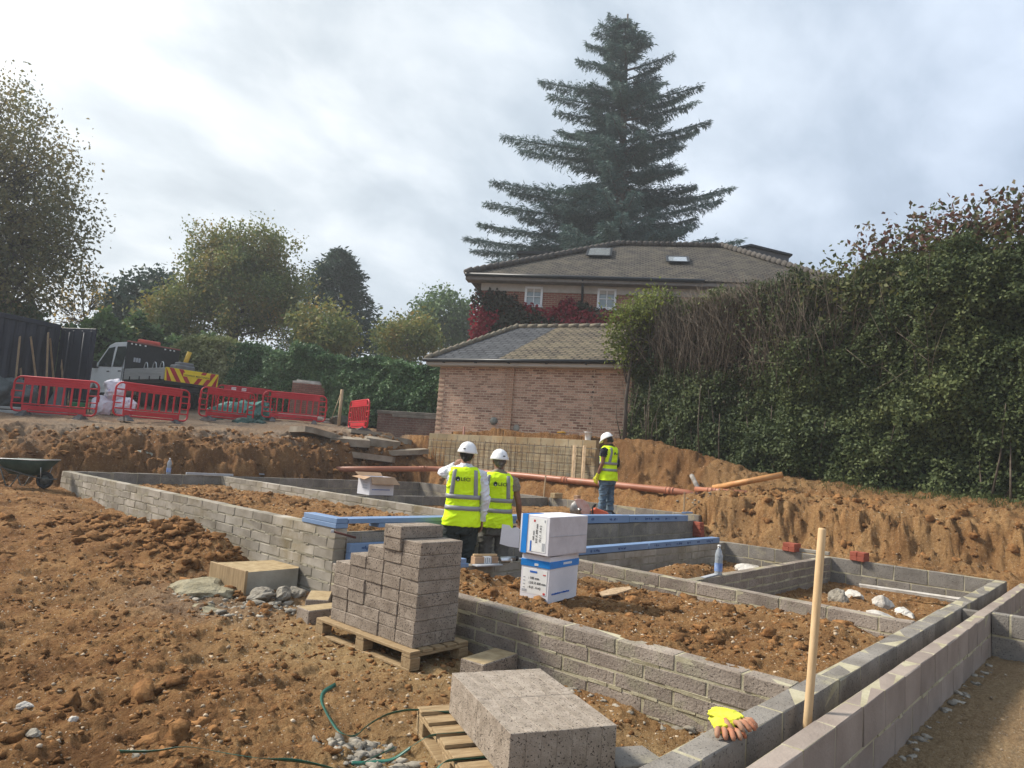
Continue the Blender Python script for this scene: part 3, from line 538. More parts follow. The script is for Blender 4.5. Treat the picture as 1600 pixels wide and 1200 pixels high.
for i, (x, y, z, s, r, l) in enumerate([(10.95, 17.2, 1.72, (.75, .5, .10), .1, 'uppermost broken paving slab left of the fallen end barrier'), (11.75, 16.75, 1.52, (.62, .4, .13), -.45, 'thick broken slab jutting from the bank beside the white spill'), (12.75, 16.6, 1.44, (.52, .36, .14), -.5, 'square-ended broken slab in the middle of the bank'), (13.5, 16.9, 1.50, (.55, .4, .10), -.5, 'broken slab nearest the mesh wall'), (12.9, 17.6, 1.75, (.6, .4, .07), -.4, 'thin slab below the end barrier'), (11.9, 16.2, 1.12, (.9, .3, .10), -.4, 'long low slab edge at the foot of the bank'), (13.1, 16.1, 1.13, (.8, .28, .09), -.45, 'crumbled slab edge above the pipe end')]):
    mb = MB(); k = 9; a = np.linspace(0, 2*np.pi, k, endpoint=False)+rng.uniform(-.2, .2, k); q = np.stack([np.sign(np.cos(a))*np.abs(np.cos(a))**.45*s[0], np.sign(np.sin(a))*np.abs(np.sin(a))**.45*s[1]], 1)*rng.uniform(.85, 1.08, (k, 1))
    mb.prism(q.tolist(), -s[2], s[2]*.6, 0, 'z'); tag(mb.build('broken_slab', [M_slab], None, (x, y, max(z, ZH(x, y)+.02)), (rng.normal(0, .06), rng.normal(0, .06)+.05, r)), l, 'slab', 'broken concrete slabs in the left bank')
rock('concrete_lump', 'pale greenish lump stuck in the left bank face', 'lump', (6.0, 16.1, 1.12), (.36, .2, .13), mat('palegreen', (.30, .30, .23), (.45, .45, .38), bump=.6, bscale=30), 77, (0, 0, .1))
rock('concrete_lump', 'white chalky spill beside the broken slabs', 'lump', (10.8, 16.5, 1.3), (.30, .2, .12), M_white, 78, (0, .5, .2))
for i, (x, y, s, l) in enumerate([(1.27, 4.62, .035, 'white plaster lump at the left picture edge'), (1.42, 4.3, .025, 'smaller white lump near the left picture edge'), (1.2, 4.15, .03, 'greyish stone lowest at the left picture edge')]): rock('plaster_lump', l, 'lump', (x, y, ZH(x, y)+s*.4), (s*1.3, s, s*.8), M_white if i < 2 else M_rubble, 120+i, (0, 0, i))
# ---------------------------------------------------------------- blue insulation boards
M_blue = mat('blue_foam', (.15, .235, .385), (.19, .28, .44), scale=2, bump=.08, bscale=60, rough=.6, spec=.3)
M_print = mat('dark_print', (.035, .07, .17), rough=.7)
def board(label, c, d, rot=(0,0,0), marks=0):
    mb = MB(); mb.box((0, 0, 0), d, 0, .003)
    o = mb.build('insulation_board', [M_blue], None, c, rot); tag(o, label, 'board', 'blue insulation boards')
    if marks:
        mk = MB()
        for k in range(marks):
            x = -d[0]/2+.15+k*(d[0]-.3)/max(1, marks); w = rng.uniform(.1, .3)
            for q in range(int(w/.02)):
                if rng.random() < .8: mk.box((x+q*.02, -d[1]/2-.0012, rng.normal(0, .004)), (.013, .002, d[2]*rng.uniform(.2, .42)), 0)
        mk.build('printed_text', [M_print], o)
    return o
board('upper blue board of the short pair capping the end of the long weathered wall', (4.295, 6.42, .838), (.14, .62, .05))
board('lower blue board of the short pair capping the end of the long weathered wall', (4.295, 6.43, .786), (.15, .64, .047))
board('upper board of the long blue strip behind the tall pallet stack', (6.0, 6.20, .834), (3.26, .19, .05))
board('lower board of the long blue strip behind the tall pallet stack', (6.2, 6.20, .783), (2.86, .18, .047))
board('long blue strip board between the men and the worker', (8.72, 6.19, .786), (2.1, .18, .115), (0, .008, 0), 4)
board('right-hand end of the upper blue strip, in front of the worker', (10.77, 6.19, .768), (1.98, .18, .105), (0, .008, 0), 5)
board('printed blue board at the foot of the stepped wall behind the pallet stack', (5.12, 6.07, .565), (1.5, .07, .09), (0, 0, 0), 4)
board('plain blue board below the printed one behind the pallet stack', (5.12, 6.07, .472), (1.5, .07, .09))
board('lower blue strip board nearest the white cartons', (8.1, 5.49, .462), (2.3, .15, .085), (0, 0, 0), 3)
board('far end of the lower blue strip reaching the dark two-course wall', (10.45, 5.49, .462), (2.35, .15, .085), (0, 0, 0), 6)
board('small blue offcut, upper one, on the low leaf beside the tall stack', (5.33, 5.42, .478), (.13, .12, .055))
board('small blue offcut, lower one, on the low leaf beside the tall stack', (5.35, 5.41, .436), (.15, .12, .04))
board('thin blue scrap at the right end of the far wall', (12.2, 6.35, .83), (.3, .08, .03))
# ---------------------------------------------------------------- text
M_black = mat('black_ink', (.012, .012, .014), rough=.7)
def text_arrays(s, size, bold=.0):
    cu = bpy.data.curves.new('t', 'FONT'); cu.body = s; cu.size = size; cu.offset = bold; cu.resolution_u = 3
    ob = bpy.data.objects.new('t', cu); me = bpy.data.meshes.new_from_object(ob)
    V = np.array([v.co[:] for v in me.vertices]) if len(me.vertices) else np.zeros((0, 3)); Fc = [tuple(p.vertices) for p in me.polygons]
    bpy.data.objects.remove(ob); bpy.data.curves.remove(cu); bpy.data.meshes.remove(me)
    return V, Fc
def text_part(name, s, size, m, parent, T, bold=0.0, map_=None, center=False):
    V, Fc = text_arrays(s, size, bold)
    if center and len(V): V = V-[(V[:, 0].max()+V[:, 0].min())/2, 0, 0]
    if map_ is not None: V = map_(V)
    mb = MB(); mb.add(V, Fc, 0, False, T); return mb.build(name, [m], parent, fix=False)
# ---------------------------------------------------------------- cartons
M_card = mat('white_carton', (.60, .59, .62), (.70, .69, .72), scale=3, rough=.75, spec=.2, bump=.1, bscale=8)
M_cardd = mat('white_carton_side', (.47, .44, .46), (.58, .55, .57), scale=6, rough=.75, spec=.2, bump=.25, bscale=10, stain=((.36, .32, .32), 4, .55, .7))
M_tapeb = mat('blue_band', (.012, .19, .56), rough=.4, spec=.4)
M_brown = mat('brown_card', (.34, .215, .13), (.44, .29, .18), scale=4, rough=.85)
M_paper = mat('label_paper', (.70, .70, .68), rough=.8); M_red = mat('red_print', (.45, .05, .05)); M_cyan = mat('blue_print', (.03, .12, .42)); M_gryp = mat('grey_print', (.35, .36, .38))
def panelbox(mb, c, d, mi=0): mb.box(c, d, mi, .004)
fz = .36
az = math.radians(8); lw, ll, lh = .30, .53, .405
b1 = thing('carton', 'lower white carton with blue band around the top, standing on the soil', 'carton', (4.98, 3.90, fz-.01), az, 'white cartons of insulation board')
# local: x along right face, left face spans +y
def carton(t, lx, ly, h, mats=None):
    mb = MB(); mb.box((lx/2, ly/2, h/2), (lx, ly, h), 0, .004, jit=.0015); return mb.build('box', [M_card], t)
carton(b1, ll, lw, lh)
mb = MB(); mb.box((ll/2, lw/2, lh-.075), (ll+.012, lw+.012, .062), 0, .003); mb.build('blue_band', [M_tapeb], b1)
FL = Matrix(((0, 0, -1, -.003), (-1, 0, 0, lw), (0, 1, 0, 0), (0, 0, 0, 1)))  # text plane on the left face: u -> -y, v -> z
FR = Matrix(((1, 0, 0, 0), (0, 0, -1, -.003), (0, 1, 0, 0), (0, 0, 0, 1)))  # on the right face: u -> x, v -> z
lab = MB(); lab.box((-.001, lw/2, .172), (.003, .255, .22)); lb = lab.build('paper_label', [M_paper], b1)
def shift(Mx, u, v, n=.0015): return Mx @ Matrix.Translation((u, v, n))
text_part('printed_text', ': 100 mm', .03, M_black, lb, shift(FL, .085, .19), .0009)
text_part('printed_text', ': 215 X 600 mm', .028, M_black, lb, shift(FL, .085, .15), .0009)
text_part('printed_text', ': 8 (1 . 6 m)', .028, M_black, lb, shift(FL, .085, .11), .0009)
k = MB(); k.box((-.0035, lw-.135, .255), (.002, .075, .017)); k.build('printed_logo', [M_cyan], lb)
k = MB(); k.box((-.0035, lw-.045, .085), (.002, .05, .022)); [k.box((-.0035, lw-.04-.0, .2-.03*i), (.002, .02, .007)) for i in range(4)]; k.build('barcode', [M_gryp], lb)
k = MB(); k.box((-.0035, .045, .077), (.002, .022, .018)); k.box((-.0035, .05, .24), (.002, .03, .008)); k.build('printed_mark', [M_red], lb)
k = MB()
for i in range(26): k.box((.06+i*.0125, -.0025, .075+rng.normal(0, .001)), (.009, .002, rng.uniform(.009, .016)))
k.build('printed_text', [M_cyan], b1)
k = MB(); [k.box((.24+i*.02, -.0068, lh-.07), (.014, .002, .02)) for i in range(8)]; k.build('printed_text', [M_paper], b1)
k = MB(); k.box((-.0065, .13, lh-.083), (.004, .05, .02), rz=.2); k.build('torn_patch', [M_paper], b1)
az = math.radians(3); ul, uw, uh = .62, .335, .345
b2 = thing('carton', 'upper white carton lying on its side with blue stripe and paper flap', 'carton', (4.925, 3.885, fz+lh+.002), az, 'white cartons of insulation board')
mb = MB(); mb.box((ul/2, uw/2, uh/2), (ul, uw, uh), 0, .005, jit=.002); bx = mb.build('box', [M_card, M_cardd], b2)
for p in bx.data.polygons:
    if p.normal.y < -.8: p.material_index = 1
mb = MB(); mb.box((ul/2, -.002, uh*.49), (ul*.97, .003, .003)); mb.build('flap_seam', [M_gryp], b2)
mb = MB(); mb.box((-.001, uw-.055, uh/2), (.004, .062, uh+.004)); mb.box((.12, uw-.055, uh+.0005), (.245, .062, .003)); mb.build('blue_band', [M_tapeb], b2)
FL2 = Matrix(((0, 0, -1, -.0035), (0, 1, 0, 0), (1, 0, 0, 0), (0, 0, 0, 1)))  # rotated text: u -> z, v -> +y
lab = MB(); lab.box((-.001, .13, uh/2), (.003, .19, uh*.86)); lb = lab.build('paper_label', [M_paper], b2)
text_part('printed_text', '100 mm', .026, M_black, lb, shift(FL2, .12, .165), .0008)
text_part('printed_text', '215 X 600 mm', .028, M_black, lb, shift(FL2, .10, .13), .0009)
text_part('printed_text', '12 ( 1 . 5 m )', .028, M_black, lb, shift(FL2, .11, .09), .0009)
k = MB(); k.box((-.0035, .2, .07), (.002, .016, .09)); k.build('printed_logo', [M_cyan], lb)
k = MB(); [k.box((-.0035, .06, .04+i*.009), (.002, .03, .005)) for i in range(8)]; k.box((-.0035, .055, .30), (.002, .012, .02)); k.build('barcode', [M_gryp], lb)
k = MB(); k.box((-.0035, .17, .295), (.002, .018, .02)); k.build('printed_mark', [M_red], lb)
mb = MB(); mb.prism([(0, .03), (0, .20), (-.03, .215), (-.08, .20), (-.10, .225), (-.17, .23), (-.18, .05), (-.1, .035)], -.001, .001, 0, 'y', TM((.0, uw, .0), (0, 0, math.radians(-63)))); mb.build('torn_flap', [M_card], b2)
# open carton on the cross wall
oc = thing('carton', 'open white carton with brown flaps on the far cross wall', 'carton', (7.80, 10.36, ZU+.0), math.radians(-3), 'white cartons of insulation board')
mb = MB(); lx, ly, h = .53, .40, .33
for c, d in (((lx/2, .003, h/2), (lx, .005, h)), ((lx/2, ly-.003, h/2), (lx, .005, h)), ((.003, ly/2, h/2), (.005, ly-.012, h)), ((lx-.003, ly/2, h/2), (.005, ly-.012, h)), ((lx/2, ly/2, .003), (lx-.012, ly-.012, .005))): mb.box(c, d)
mb.build('box', [M_card], oc)
for P4 in ([(0, 0, h), (lx, 0, h), (lx+.05, -.11, h-.13), (-.02, -.10, h-.13)], [(0, 0, h), (0, ly, h), (-.13, ly+.02, h-.02), (-.15, -.03, h-.05)], [(lx, 0, h), (lx, ly, h), (lx+.14, ly, h-.1), (lx+.14, .02, h-.13)], [(0, ly, h), (lx, ly, h), (lx+.02, ly+.1, h+.06), (-.02, ly+.1, h+.06)]):
    q = np.array(P4); q2 = q+np.array([0, -.004, .004]); mb = MB(); mb.loft([q, q2], 0, False); mb.build('flap', [M_brown], oc)
k = MB(); [k.box((.06+i*.022, -.0015, .1), (.016, .002, .014)) for i in range(18)]; k.build('printed_text', [M_cyan], oc)
k = MB(); [k.box((-.0015, .1+.03*j, .22-.05*i), (.002, .022, .012)) for i in range(3) for j in range(5)]; k.build('printed_text', [M_gryp], oc)
# ---------------------------------------------------------------- bottles
def water(label, loc, h):
    t = thing('water_bottle', label, 'bottle', loc, 0, 'plastic water bottles'); r = h*.135
    m1 = mat('clear_plastic', (.50, .56, .62), (.62, .68, .74), scale=3, rough=.15, spec=.6, trans=.55); m2 = mat('bottle_label', (.05, .13, .40), (.30, .40, .62), scale=9, rough=.4)
    mb = MB(); pr = [(r*.85, 0), (r, .02*h)]
    for i in range(9): z = .05+i*.058; pr += [(r, (z)*h), (r*.93, (z+.029)*h)]
    pr += [(r, .60*h), (r*.98, .68*h), (r*.75, .80*h), (r*.36, .90*h), (r*.34, .94*h)]; mb.lathe(pr, 20); mb.build('bottle_body', [m1], t)
    mb = MB(); mb.lathe([(r*1.015, .13*h), (r*1.015, .40*h)], 20, cap=False); mb.build('label', [m2], t)
    mb = MB(); mb.lathe([(r*.42, .935*h), (r*.42, 1.0*h), (r*.36, 1.01*h)], 16); mb.build('cap', [M_paper], t)
water('large water bottle with blue label on the partition wall end', (7.95, 3.705, ZT+.002), .345)
water('small water bottle on the far left block wall', (6.15, 15.06, ZU+.002), .33)
mb = MB(); mb.box((0, 0, 0), (.42, .06, .012), 0, .002); tag(mb.build('trowel_board', [M_gryp], None, (7.72, 3.70, ZT+.008), (0, 0, .1)), 'thin grey strip under the large water bottle', 'strip')
mb = MB(); mb.box((0, 0, 0), (1.0, .05, .05), 0, .004); mb.box((.5, .9, .02), (.05, 2.1, .03), 0, .003, rz=1.2) ; tag(mb.build('spirit_level', [M_gryp], None, (7.0, 14.98, ZU+.03), (0, 0, -.08)), 'grey metal level lying on the far left block wall', 'level')
# ---------------------------------------------------------------- red bricks
M_rb = mat('red_brick', (.24, .062, .038), (.34, .095, .058), scale=6, bump=.4, bscale=60, rough=.9, island=0)
bk = None
def brick(loc, rz, label, grp):
    global bk
    if bk is None:
        mb = MB(); mb.box((0, 0, .0325), (.215, .1025, .065), 0, .004); bk = mb.build('red_brick', [M_rb]); o = bk
    else: o = bk.copy(); COL.objects.link(o)
    o.location = loc; o.rotation_euler = (0, 0, rz+rng.normal(0, .03)); tag(o, label, 'brick', grp)
for nm, (x, y), rz in (('stack by the tall stake', (11.94, 4.30), 1.45), ('stack at the middle of the dark wall', (11.94, 3.25), 1.5)):
    for k in range(2):
        for q, sd in ((0, 'left'), (1, 'right')):
            d = (q-.5)*.115; brick((x-math.sin(rz)*d*.3+ (0 if k == 0 else .01), y-d*1.0 if rz > 1 else y, ZT+.001+k*.067), rz-1.57, f"{['lower','upper'][k]} {sd} red brick of the {nm}", 'red bricks in small stacks')
for k in range(4): brick((12.02, 6.02+.008*k, .432+k*.067), 1.3, f"{['lowest','second','third','topmost'][k]} red brick of the stack at the end of the blue strips", 'red bricks in small stacks')
mb = MB(); mb.box((0, 0, 0), (.1, .62, .055), 0, .005); tag(mb.build('concrete_strip', [M_blockl], None, (12.05, 4.05, ZT+.03), (0, 0, .12)), 'thin grey concrete piece along the wall top beside the stake', 'strip')
# ---------------------------------------------------------------- stake, gloves, rod
M_stake = mat('planed_wood', (.50, .33, .17), (.62, .44, .25), scale=2, stretch=(14, 14, 1.2), rough=.7, bump=.1, bscale=40)
mb = MB(); mb.tube([(3.80, 1.29, -.12), (3.92, 1.29, .6), (4.035, 1.29, 1.335), (4.037, 1.29, 1.345)], [.0215, .0215, .0215, .019], 14); tag(mb.build('wooden_stake', [M_stake]), 'tall round wooden stake leaning up out of the wall cavity', 'stake')
M_gly = mat('glove_yellow', (.50, .52, .02), (.66, .66, .08), scale=8, rough=.9, bump=.3, bscale=50); M_glo = mat('glove_rubber', (.42, .12, .05), (.36, .22, .14), scale=9, rough=.7, bump=.3, bscale=60)
def voxel(name, mb, m, vs, parent=None, loc=(0,0,0), rot=(0,0,0), smooth=4, disp=0.0, dsc=9.0, seed=0):
    o = mb.build(name, [m], None)
    q = o.modifiers.new('r', 'REMESH'); q.mode = 'VOXEL'; q.voxel_size = vs
    if smooth: q = o.modifiers.new('s', 'SMOOTH'); q.factor = .5; q.iterations = smooth
    dg = bpy.context.evaluated_depsgraph_get(); me = bpy.data.meshes.new_from_object(o.evaluated_get(dg)); old = o.data; bpy.data.objects.remove(o); bpy.data.meshes.remove(old)
    if disp:
        k = len(me.vertices); v = np.zeros(k*3, np.float32); n = np.zeros(k*3, np.float32); me.vertices.foreach_get('co', v); me.vertices.foreach_get('normal', n); v = v.reshape(-1, 3); n = n.reshape(-1, 3)
        d = fbm(v[:, 0]*dsc+v[:, 1]*dsc*.6, v[:, 2]*dsc*1.25-v[:, 0]*dsc*.5, 4, seed); d = np.clip(1-np.abs(d)*2.2, 0, 1)**2-.4; v = v+n*(d*disp)[:, None]; me.vertices.foreach_set('co', v.astype(np.float32).ravel())
    me.name = name; me.materials.clear(); me.materials.append(m); me.polygons.foreach_set('use_smooth', np.ones(len(me.polygons), bool)); me.update()
    return link(name, me, parent, loc, rot)
def glove(label, loc, rz, sg):
    t = thing('work_glove', label, 'glove', loc, rz, 'pair of work gloves')
    mb = MB(); mb.tube([(0, .06, .03), (0, .0, .038), (0, -.05, .034)], [(.045, .03), (.05, .028), (.045, .022)], 12); mb.tube([(0, .1, .03), (0, .06, .03)], [(.05, .02), (.045, .026)], 12); voxel('palm', mb, M_gly, .004, t, smooth=3, disp=.008, dsc=30)
    for i, (x, l) in enumerate(((-.036, .055), (-.012, .068), (.012, .07), (.036, .055))):
        mb = MB(); mb.tube([(x, -.045, .034), (x*1.25, -.045-l*.5, .04), (x*1.4, -.045-l*.9, .024), (x*1.4, -.045-l, .012)], [.0125, .0135, .0125, .007], 8); mb.build('finger', [M_glo], t)
    mb = MB(); mb.tube([(sg*.045, .0, .03), (sg*.075, -.03, .03), (sg*.08, -.07, .016)], [.013, .0135, .008], 8); mb.build('thumb', [M_glo], t)
glove('yellow glove with orange fingers, lower one of the pair on the inner leaf', (3.21, 1.44, ZT), -.9, 1)
glove('yellow glove with orange fingers, crumpled upper one of the pair on the inner leaf', (3.27, 1.43, ZT+.025), -.2, -1)
mb = MB(); mb.tube([(0, 0, 0), (-.02, .22, .05)], .011, 8, 0); mb.box((-.022, .235, .054), (.028, .03, .03), 1, .004); tag(mb.build('hammer', [mat('handle_brown', (.08, .03, .025)), M_gryp], None, (4.30, 5.86, .70), (0, 0, .9)), 'small hammer with a dark handle propped behind the tall stack', 'hammer')
mb = MB(); mb.tube([(2.9, 1.72, .0), (3.07, 1.63, .15), (3.02, 1.64, .02)], .004, 6); tag(mb.build('steel_rod', [M_black]), 'thin dark rod sticking out of sand next to the inner leaf', 'rod')
# ---------------------------------------------------------------- green straps
M_strap = mat('green_strap', (.007, .075, .05), (.015, .13, .09), scale=6, rough=.35, spec=.5)
def strap(label, P, w=.016):
    P = np.array(P, float); t = np.linspace(0, 1, len(P)); tt = np.linspace(0, 1, len(P)*8)
    from_ = np.stack([np.interp(tt, t, P[:, i]) for i in range(3)], 1); k = 5; ker = np.ones(7)/7
    pad = np.concatenate([np.repeat(from_[:1], 3, 0), from_, np.repeat(from_[-1:], 3, 0)]); Q = np.stack([np.convolve(pad[:, i], ker, 'valid') for i in range(3)], 1)
    tn = np.gradient(Q, axis=0); tn /= np.linalg.norm(tn, axis=1)[:, None]; sd = np.cross(tn, (0, 0, 1.)); sd /= np.linalg.norm(sd, axis=1)[:, None]+1e-9
    wv = sd*(.55+.45*np.sin(tt*9))[:, None]+np.array((0, 0, 1.))*(.5+.4*np.cos(tt*7))[:, None]; wv /= np.linalg.norm(wv, axis=1)[:, None]; nv = np.cross(tn, wv)*.0008
    mb = MB(); mb.loft([np.array([q-a*w/2-b, q+a*w/2-b, q+a*w/2+b, q-a*w/2+b]) for q, a, b in zip(Q, wv, nv)], 0, True); return tag(mb.build('plastic_strap', [M_strap]), label, 'strap', 'green packing straps')
strap('green strap lying along the bottom left soil', [(x_, y_, ZH(x_, y_)+.05) for x_, y_ in ((1.40, 3.62), (1.50, 3.46), (1.60, 3.34), (1.74, 3.22), (1.88, 3.13), (2.0, 3.05), (2.06, 2.94), (2.14, 2.82))]+[(2.30, 2.86, .07), (2.46, 2.84, .10)], .024)
strap('green strap looping up from the soil and onto the strapped pallet', [(2.78, 3.84, .09), (2.62, 3.76, .09), (2.52, 3.62, .09), (2.43, 3.4, .085), (2.36, 3.2, .08), (2.42, 3.14, .06), (2.55, 3.2, .08), (2.68, 3.2, .11), (2.77, 3.1, .145), (2.90, 2.92, .147), (3.0, 2.84, .147)], .026)
strap('green strap trailing right from the low stack', [(3.12, 2.02, .10), (3.25, 1.98, .12), (3.38, 1.92, .10), (3.5, 1.86, .05), (3.6, 1.8, .02), (3.7, 1.74, .01)], .018)
strap('green strap across the middle of the strapped pallet', [(2.44, 2.86, .02), (2.53, 2.80, .10), (2.60, 2.76, .145), (2.70, 2.71, .146), (2.80, 2.66, .146)], .018)
strap('green strap near the front of the strapped pallet', [(2.34, 2.5, .02), (2.40, 2.50, .10), (2.46, 2.49, .145), (2.56, 2.43, .146), (2.66, 2.38, .146)], .018)
strap('green strap hanging down off the pallet edge over rubble', [(2.52, 2.79, .10), (2.44, 2.84, .04), (2.36, 2.92, .02), (2.28, 2.98, .02)], .018)
# ---------------------------------------------------------------- orange drain pipes
M_pipe = mat('clay_orange_pipe', (.31, .115, .062), (.40, .165, .098), scale=2, rough=.45, spec=.4, stain=((.30, .17, .10), 2.5, .58, .72))
M_pipey = mat('ochre_pipe', (.44, .20, .07), (.56, .30, .12), scale=3, rough=.5, stain=((.25, .14, .06), 4, .52, .66))
def pipe(label, P, r, m, coup=(), sock=None):
    t = thing('drain_pipe', label, 'pipe', P[0], 0, 'drain pipes'); P = np.array(P, float)-np.array(P[0])
    mb = MB(); mb.tube(P, r, 18); mb.build('pipe_run', [m], t)
    for i, f in coup:
        c = P[i]*(1-f)+P[i+1]*f; d = (P[i+1]-P[i]); d /= np.linalg.norm(d)
        mb = MB()
        for e in (-.08, 0, .08): mb.tube([c+d*(e-.018), c+d*(e+.018)], r*1.13, 18)
        mb.tube([c-d*.08, c+d*.08], r*1.08, 18); mb.build('coupling', [m], t)
    return t
Z1 = 1.145
tp = pipe('long orange drain pipe running along the dug ledge behind the men', [(10.7, 15.72, .99), (12.2, 15.2, 1.09), (13.2, 14.75, 1.16), (13.42, 14.3, 1.18), (13.45, 11.5, 1.20), (13.46, 9.0, 1.185), (13.46, 7.35, 1.17), (13.52, 7.05, 1.15), (13.62, 6.85, 1.10)], .074, M_pipe, [(1, .75), (4, .5), (5, .95)])
mb = MB(); mb.tube([(2.85, -8.75, .12), (2.93, -8.88, .1)], .088, 18); mb.build('socket', [mat('dark_socket', (.10, .05, .035), (.14, .075, .05), rough=.6)], tp)
pipe('short straight orange pipe lying on the bank edge', [(13.72, 6.98, 1.245), (13.75, 5.83, 1.25)], .058, M_pipe, [(0, .32)])
pipe('muddy ochre pipe angled up the bank over the short one', [(13.80, 6.62, 1.30), (13.98, 5.25, 1.68)], .06, M_pipey)
pipe('dirty grey pipe stub above the pipe bend', [(14.25, 7.35, 1.52), (13.85, 6.98, 1.26)], .05, mat('grey_pipe', (.16, .14, .12), (.34, .32, .3), scale=6))
mb = MB(); mb.box((0, 0, .25), (.035, .03, .62), 0, .003); tag(mb.build('wooden_peg', [M_wood2], None, (13.2, 6.95, .62), (0, 0, .3)), 'wooden peg standing under the pipe bend', 'peg')
mb = MB(); mb.box((0, 0, .25), (.03, .03, .6), 0, .003); tag(mb.build('wooden_peg', [M_wood2], None, (13.05, 10.55, .72), (.0, .08, .3)), 'pale peg standing under the pipe at the wall corner', 'peg')
# ---------------------------------------------------------------- retaining wall and steel mesh
M_retb = mat('clay_stained_block', (.24, .19, .115), (.40, .335, .225), scale=1.3, bump=.5, bscale=40, island=.12, rough=.95, spec=.1, stain=((.30, .20, .10), .9, .48, .66))
block_wall('retaining_wall', 'clay-stained low retaining wall at the garage foot behind the steel mesh', 'y', 9.85, 16.0, 14.08, 14.24, 1.0, 2.2, .215, .45, M_retb, M_mortarg, .1, None)
M_rust = mat('rusty_steel', (.06, .032, .02), (.14, .075, .045), scale=20, rough=.9)
ms = thing('steel_mesh', 'rusty steel reinforcing mesh standing against the retaining wall', 'mesh', (14.03, 12.9, 1.1))
mb = MB()
for y in np.arange(-2.95, 3.06, .2): mb.tube([(-.02+rng.normal(0, .008), y, 0), (rng.normal(0, .006), y+rng.normal(0, .01), .95)], .0055, 5)
for z in np.arange(.1, 1.0, .2): mb.tube([(-.012, -3.0, z), (.0, 0, z+rng.normal(0, .01)), (-.01, 3.1, z)], .0055, 5)
for y in np.arange(-.6, 1.2, .2): mb.tube([(-.03, y+.08, .1), (-.03, y+.09, .99)], .005, 5)
mb.build('bars', [M_rust], ms)
for y0, y1, l in ((10.22, 10.42, 'left one of two planks leaning on the steel mesh'), (9.93, 10.12, 'right one of two planks leaning on the steel mesh')):
    mb = MB(); mb.tube([(13.72, y0, 1.12), (13.98, y1, 2.06)], [(.055, .02)]*2, 4, 0, False); tag(mb.build('plank', [M_wood2]), l, 'plank', 'planks leaning on the mesh')
mb = MB(); mb.box((0, 0, 0), (.12, .62, .05), 0, .004); tag(mb.build('plank', [M_wood2], None, (13.72, 10.55, 1.22), (0, .1, .15)), 'short pale plank lying on the ledge by the leaning planks', 'plank')
cu = thing('bucket', 'small white tub standing on the retaining wall', 'tub', (14.15, 10.15, 2.2)); mb = MB(); mb.lathe([(.07, 0), (.09, .19), (.096, .19), (.096, .2), (.085, .2), (.066, .01)], 18, cap=False); mb.build('tub', [M_paper], cu); mb = MB(); mb.lathe([(.098, .185), (.1, .19), (.098, .205)], 18, cap=False); mb.build('rim', [M_paper], cu)
mb = MB(); mb.box((0, 0, .33), (.05, .05, .7), 0, .004); tag(mb.build('wooden_peg', [mat('pink_peg', (.42, .22, .17), (.5, .3, .25))], None, (14.12, 14.55, 1.75)), 'pinkish marker peg at the garage wall above the mesh', 'peg')
# ---------------------------------------------------------------- mortar board, flask, tubes
mb = MB(); mb.box((0, 0, 0), (.75, .62, .018), 0, .003); tag(mb.build('mortar_board', [M_ply], None, (9.95, 9.85, .72), (-.95, .0, -.55)), 'plywood mortar board propped behind the left man', 'board')
t = thing('flask', 'dark slim flask with a silver top behind the left man', 'flask', (10.15, 10.42, .755)); mb = MB(); mb.lathe([(.038, 0), (.04, .02), (.04, .2), (.03, .23)], 16); mb.build('flask_body', [mat('dark_metal', (.05, .055, .065), rough=.4)], t); mb = MB(); mb.lathe([(.026, .23), (.026, .275), (.015, .285)], 14); mb.build('cap', [M_paper], t)
t = thing('sealant_box', 'brown cardboard sealant pack with wood strip on top, on the low leaf', 'pack', (5.76, 5.44, .412), -.28); mb = MB(); mb.box((0, 0, .045), (.30, .1, .085), 0, .004); mb.build('box', [M_brown], t); mb = MB(); mb.box((0.01, 0, .046), (.09, .104, .09), 0, .003); mb.build('paper_label', [M_paper], t); mb = MB(); mb.box((0, .0, .102), (.30, .035, .022), 0, .003); mb.build('wood_strip', [M_stake], t); mb = MB(); [mb.box((-.02+.025*i, -.0535, .05), (.014, .002, .05+.01*(i % 2))) for i in range(4)]; mb.build('printed_mark', [M_gryp], t)
M_alu = mat('bare_aluminium', (.55, .56, .58), rough=.3, metal=.9)
t = thing('foam_can', 'silver can lying beside the brown sealant pack', 'can', (5.97, 5.40, .447), -.28); mb = MB(); T = TM((0, 0, 0), (0, math.pi/2, 0)); mb.lathe([(.028, 0), (.033, .01), (.033, .12), (.02, .135)], 16, T=T); mb.build('can_body', [M_alu], t); mb = MB(); mb.lathe([(.015, .135), (.013, .16)], 10, T=T); mb.build('valve', [M_paper], t)
t = thing('sealant_gun', 'black and silver sealant gun with a white nozzle on the low leaf', 'sealant gun', (6.05, 5.47, .45), -.3); mb = MB(); mb.lathe([(.02, 0), (.026, .005), (.026, .2)], 14, T=T); mb.build('tube', [M_alu], t); mb = MB(); mb.lathe([(.027, .2), (.027, .235), (.01, .24)], 14, T=T); mb.build('collar', [M_black], t); mb = MB(); mb.lathe([(.012, .24), (.004, .36)], 10, T=T); mb.build('nozzle', [M_paper], t); mb = MB(); mb.tube([(0, 0, 0), (-.06, 0, .0), (-.09, 0, -.03)], .009, 8); mb.build('handle', [M_black], t)
mb = MB(); mb.box((0, 0, 0), (.36, .1, .016), 0, .003); tag(mb.build('slate_piece', [M_gryp], None, (5.72, 5.35, .42), (0, 0, -.15)), 'thin grey strip lying under the sealant pack', 'strip')
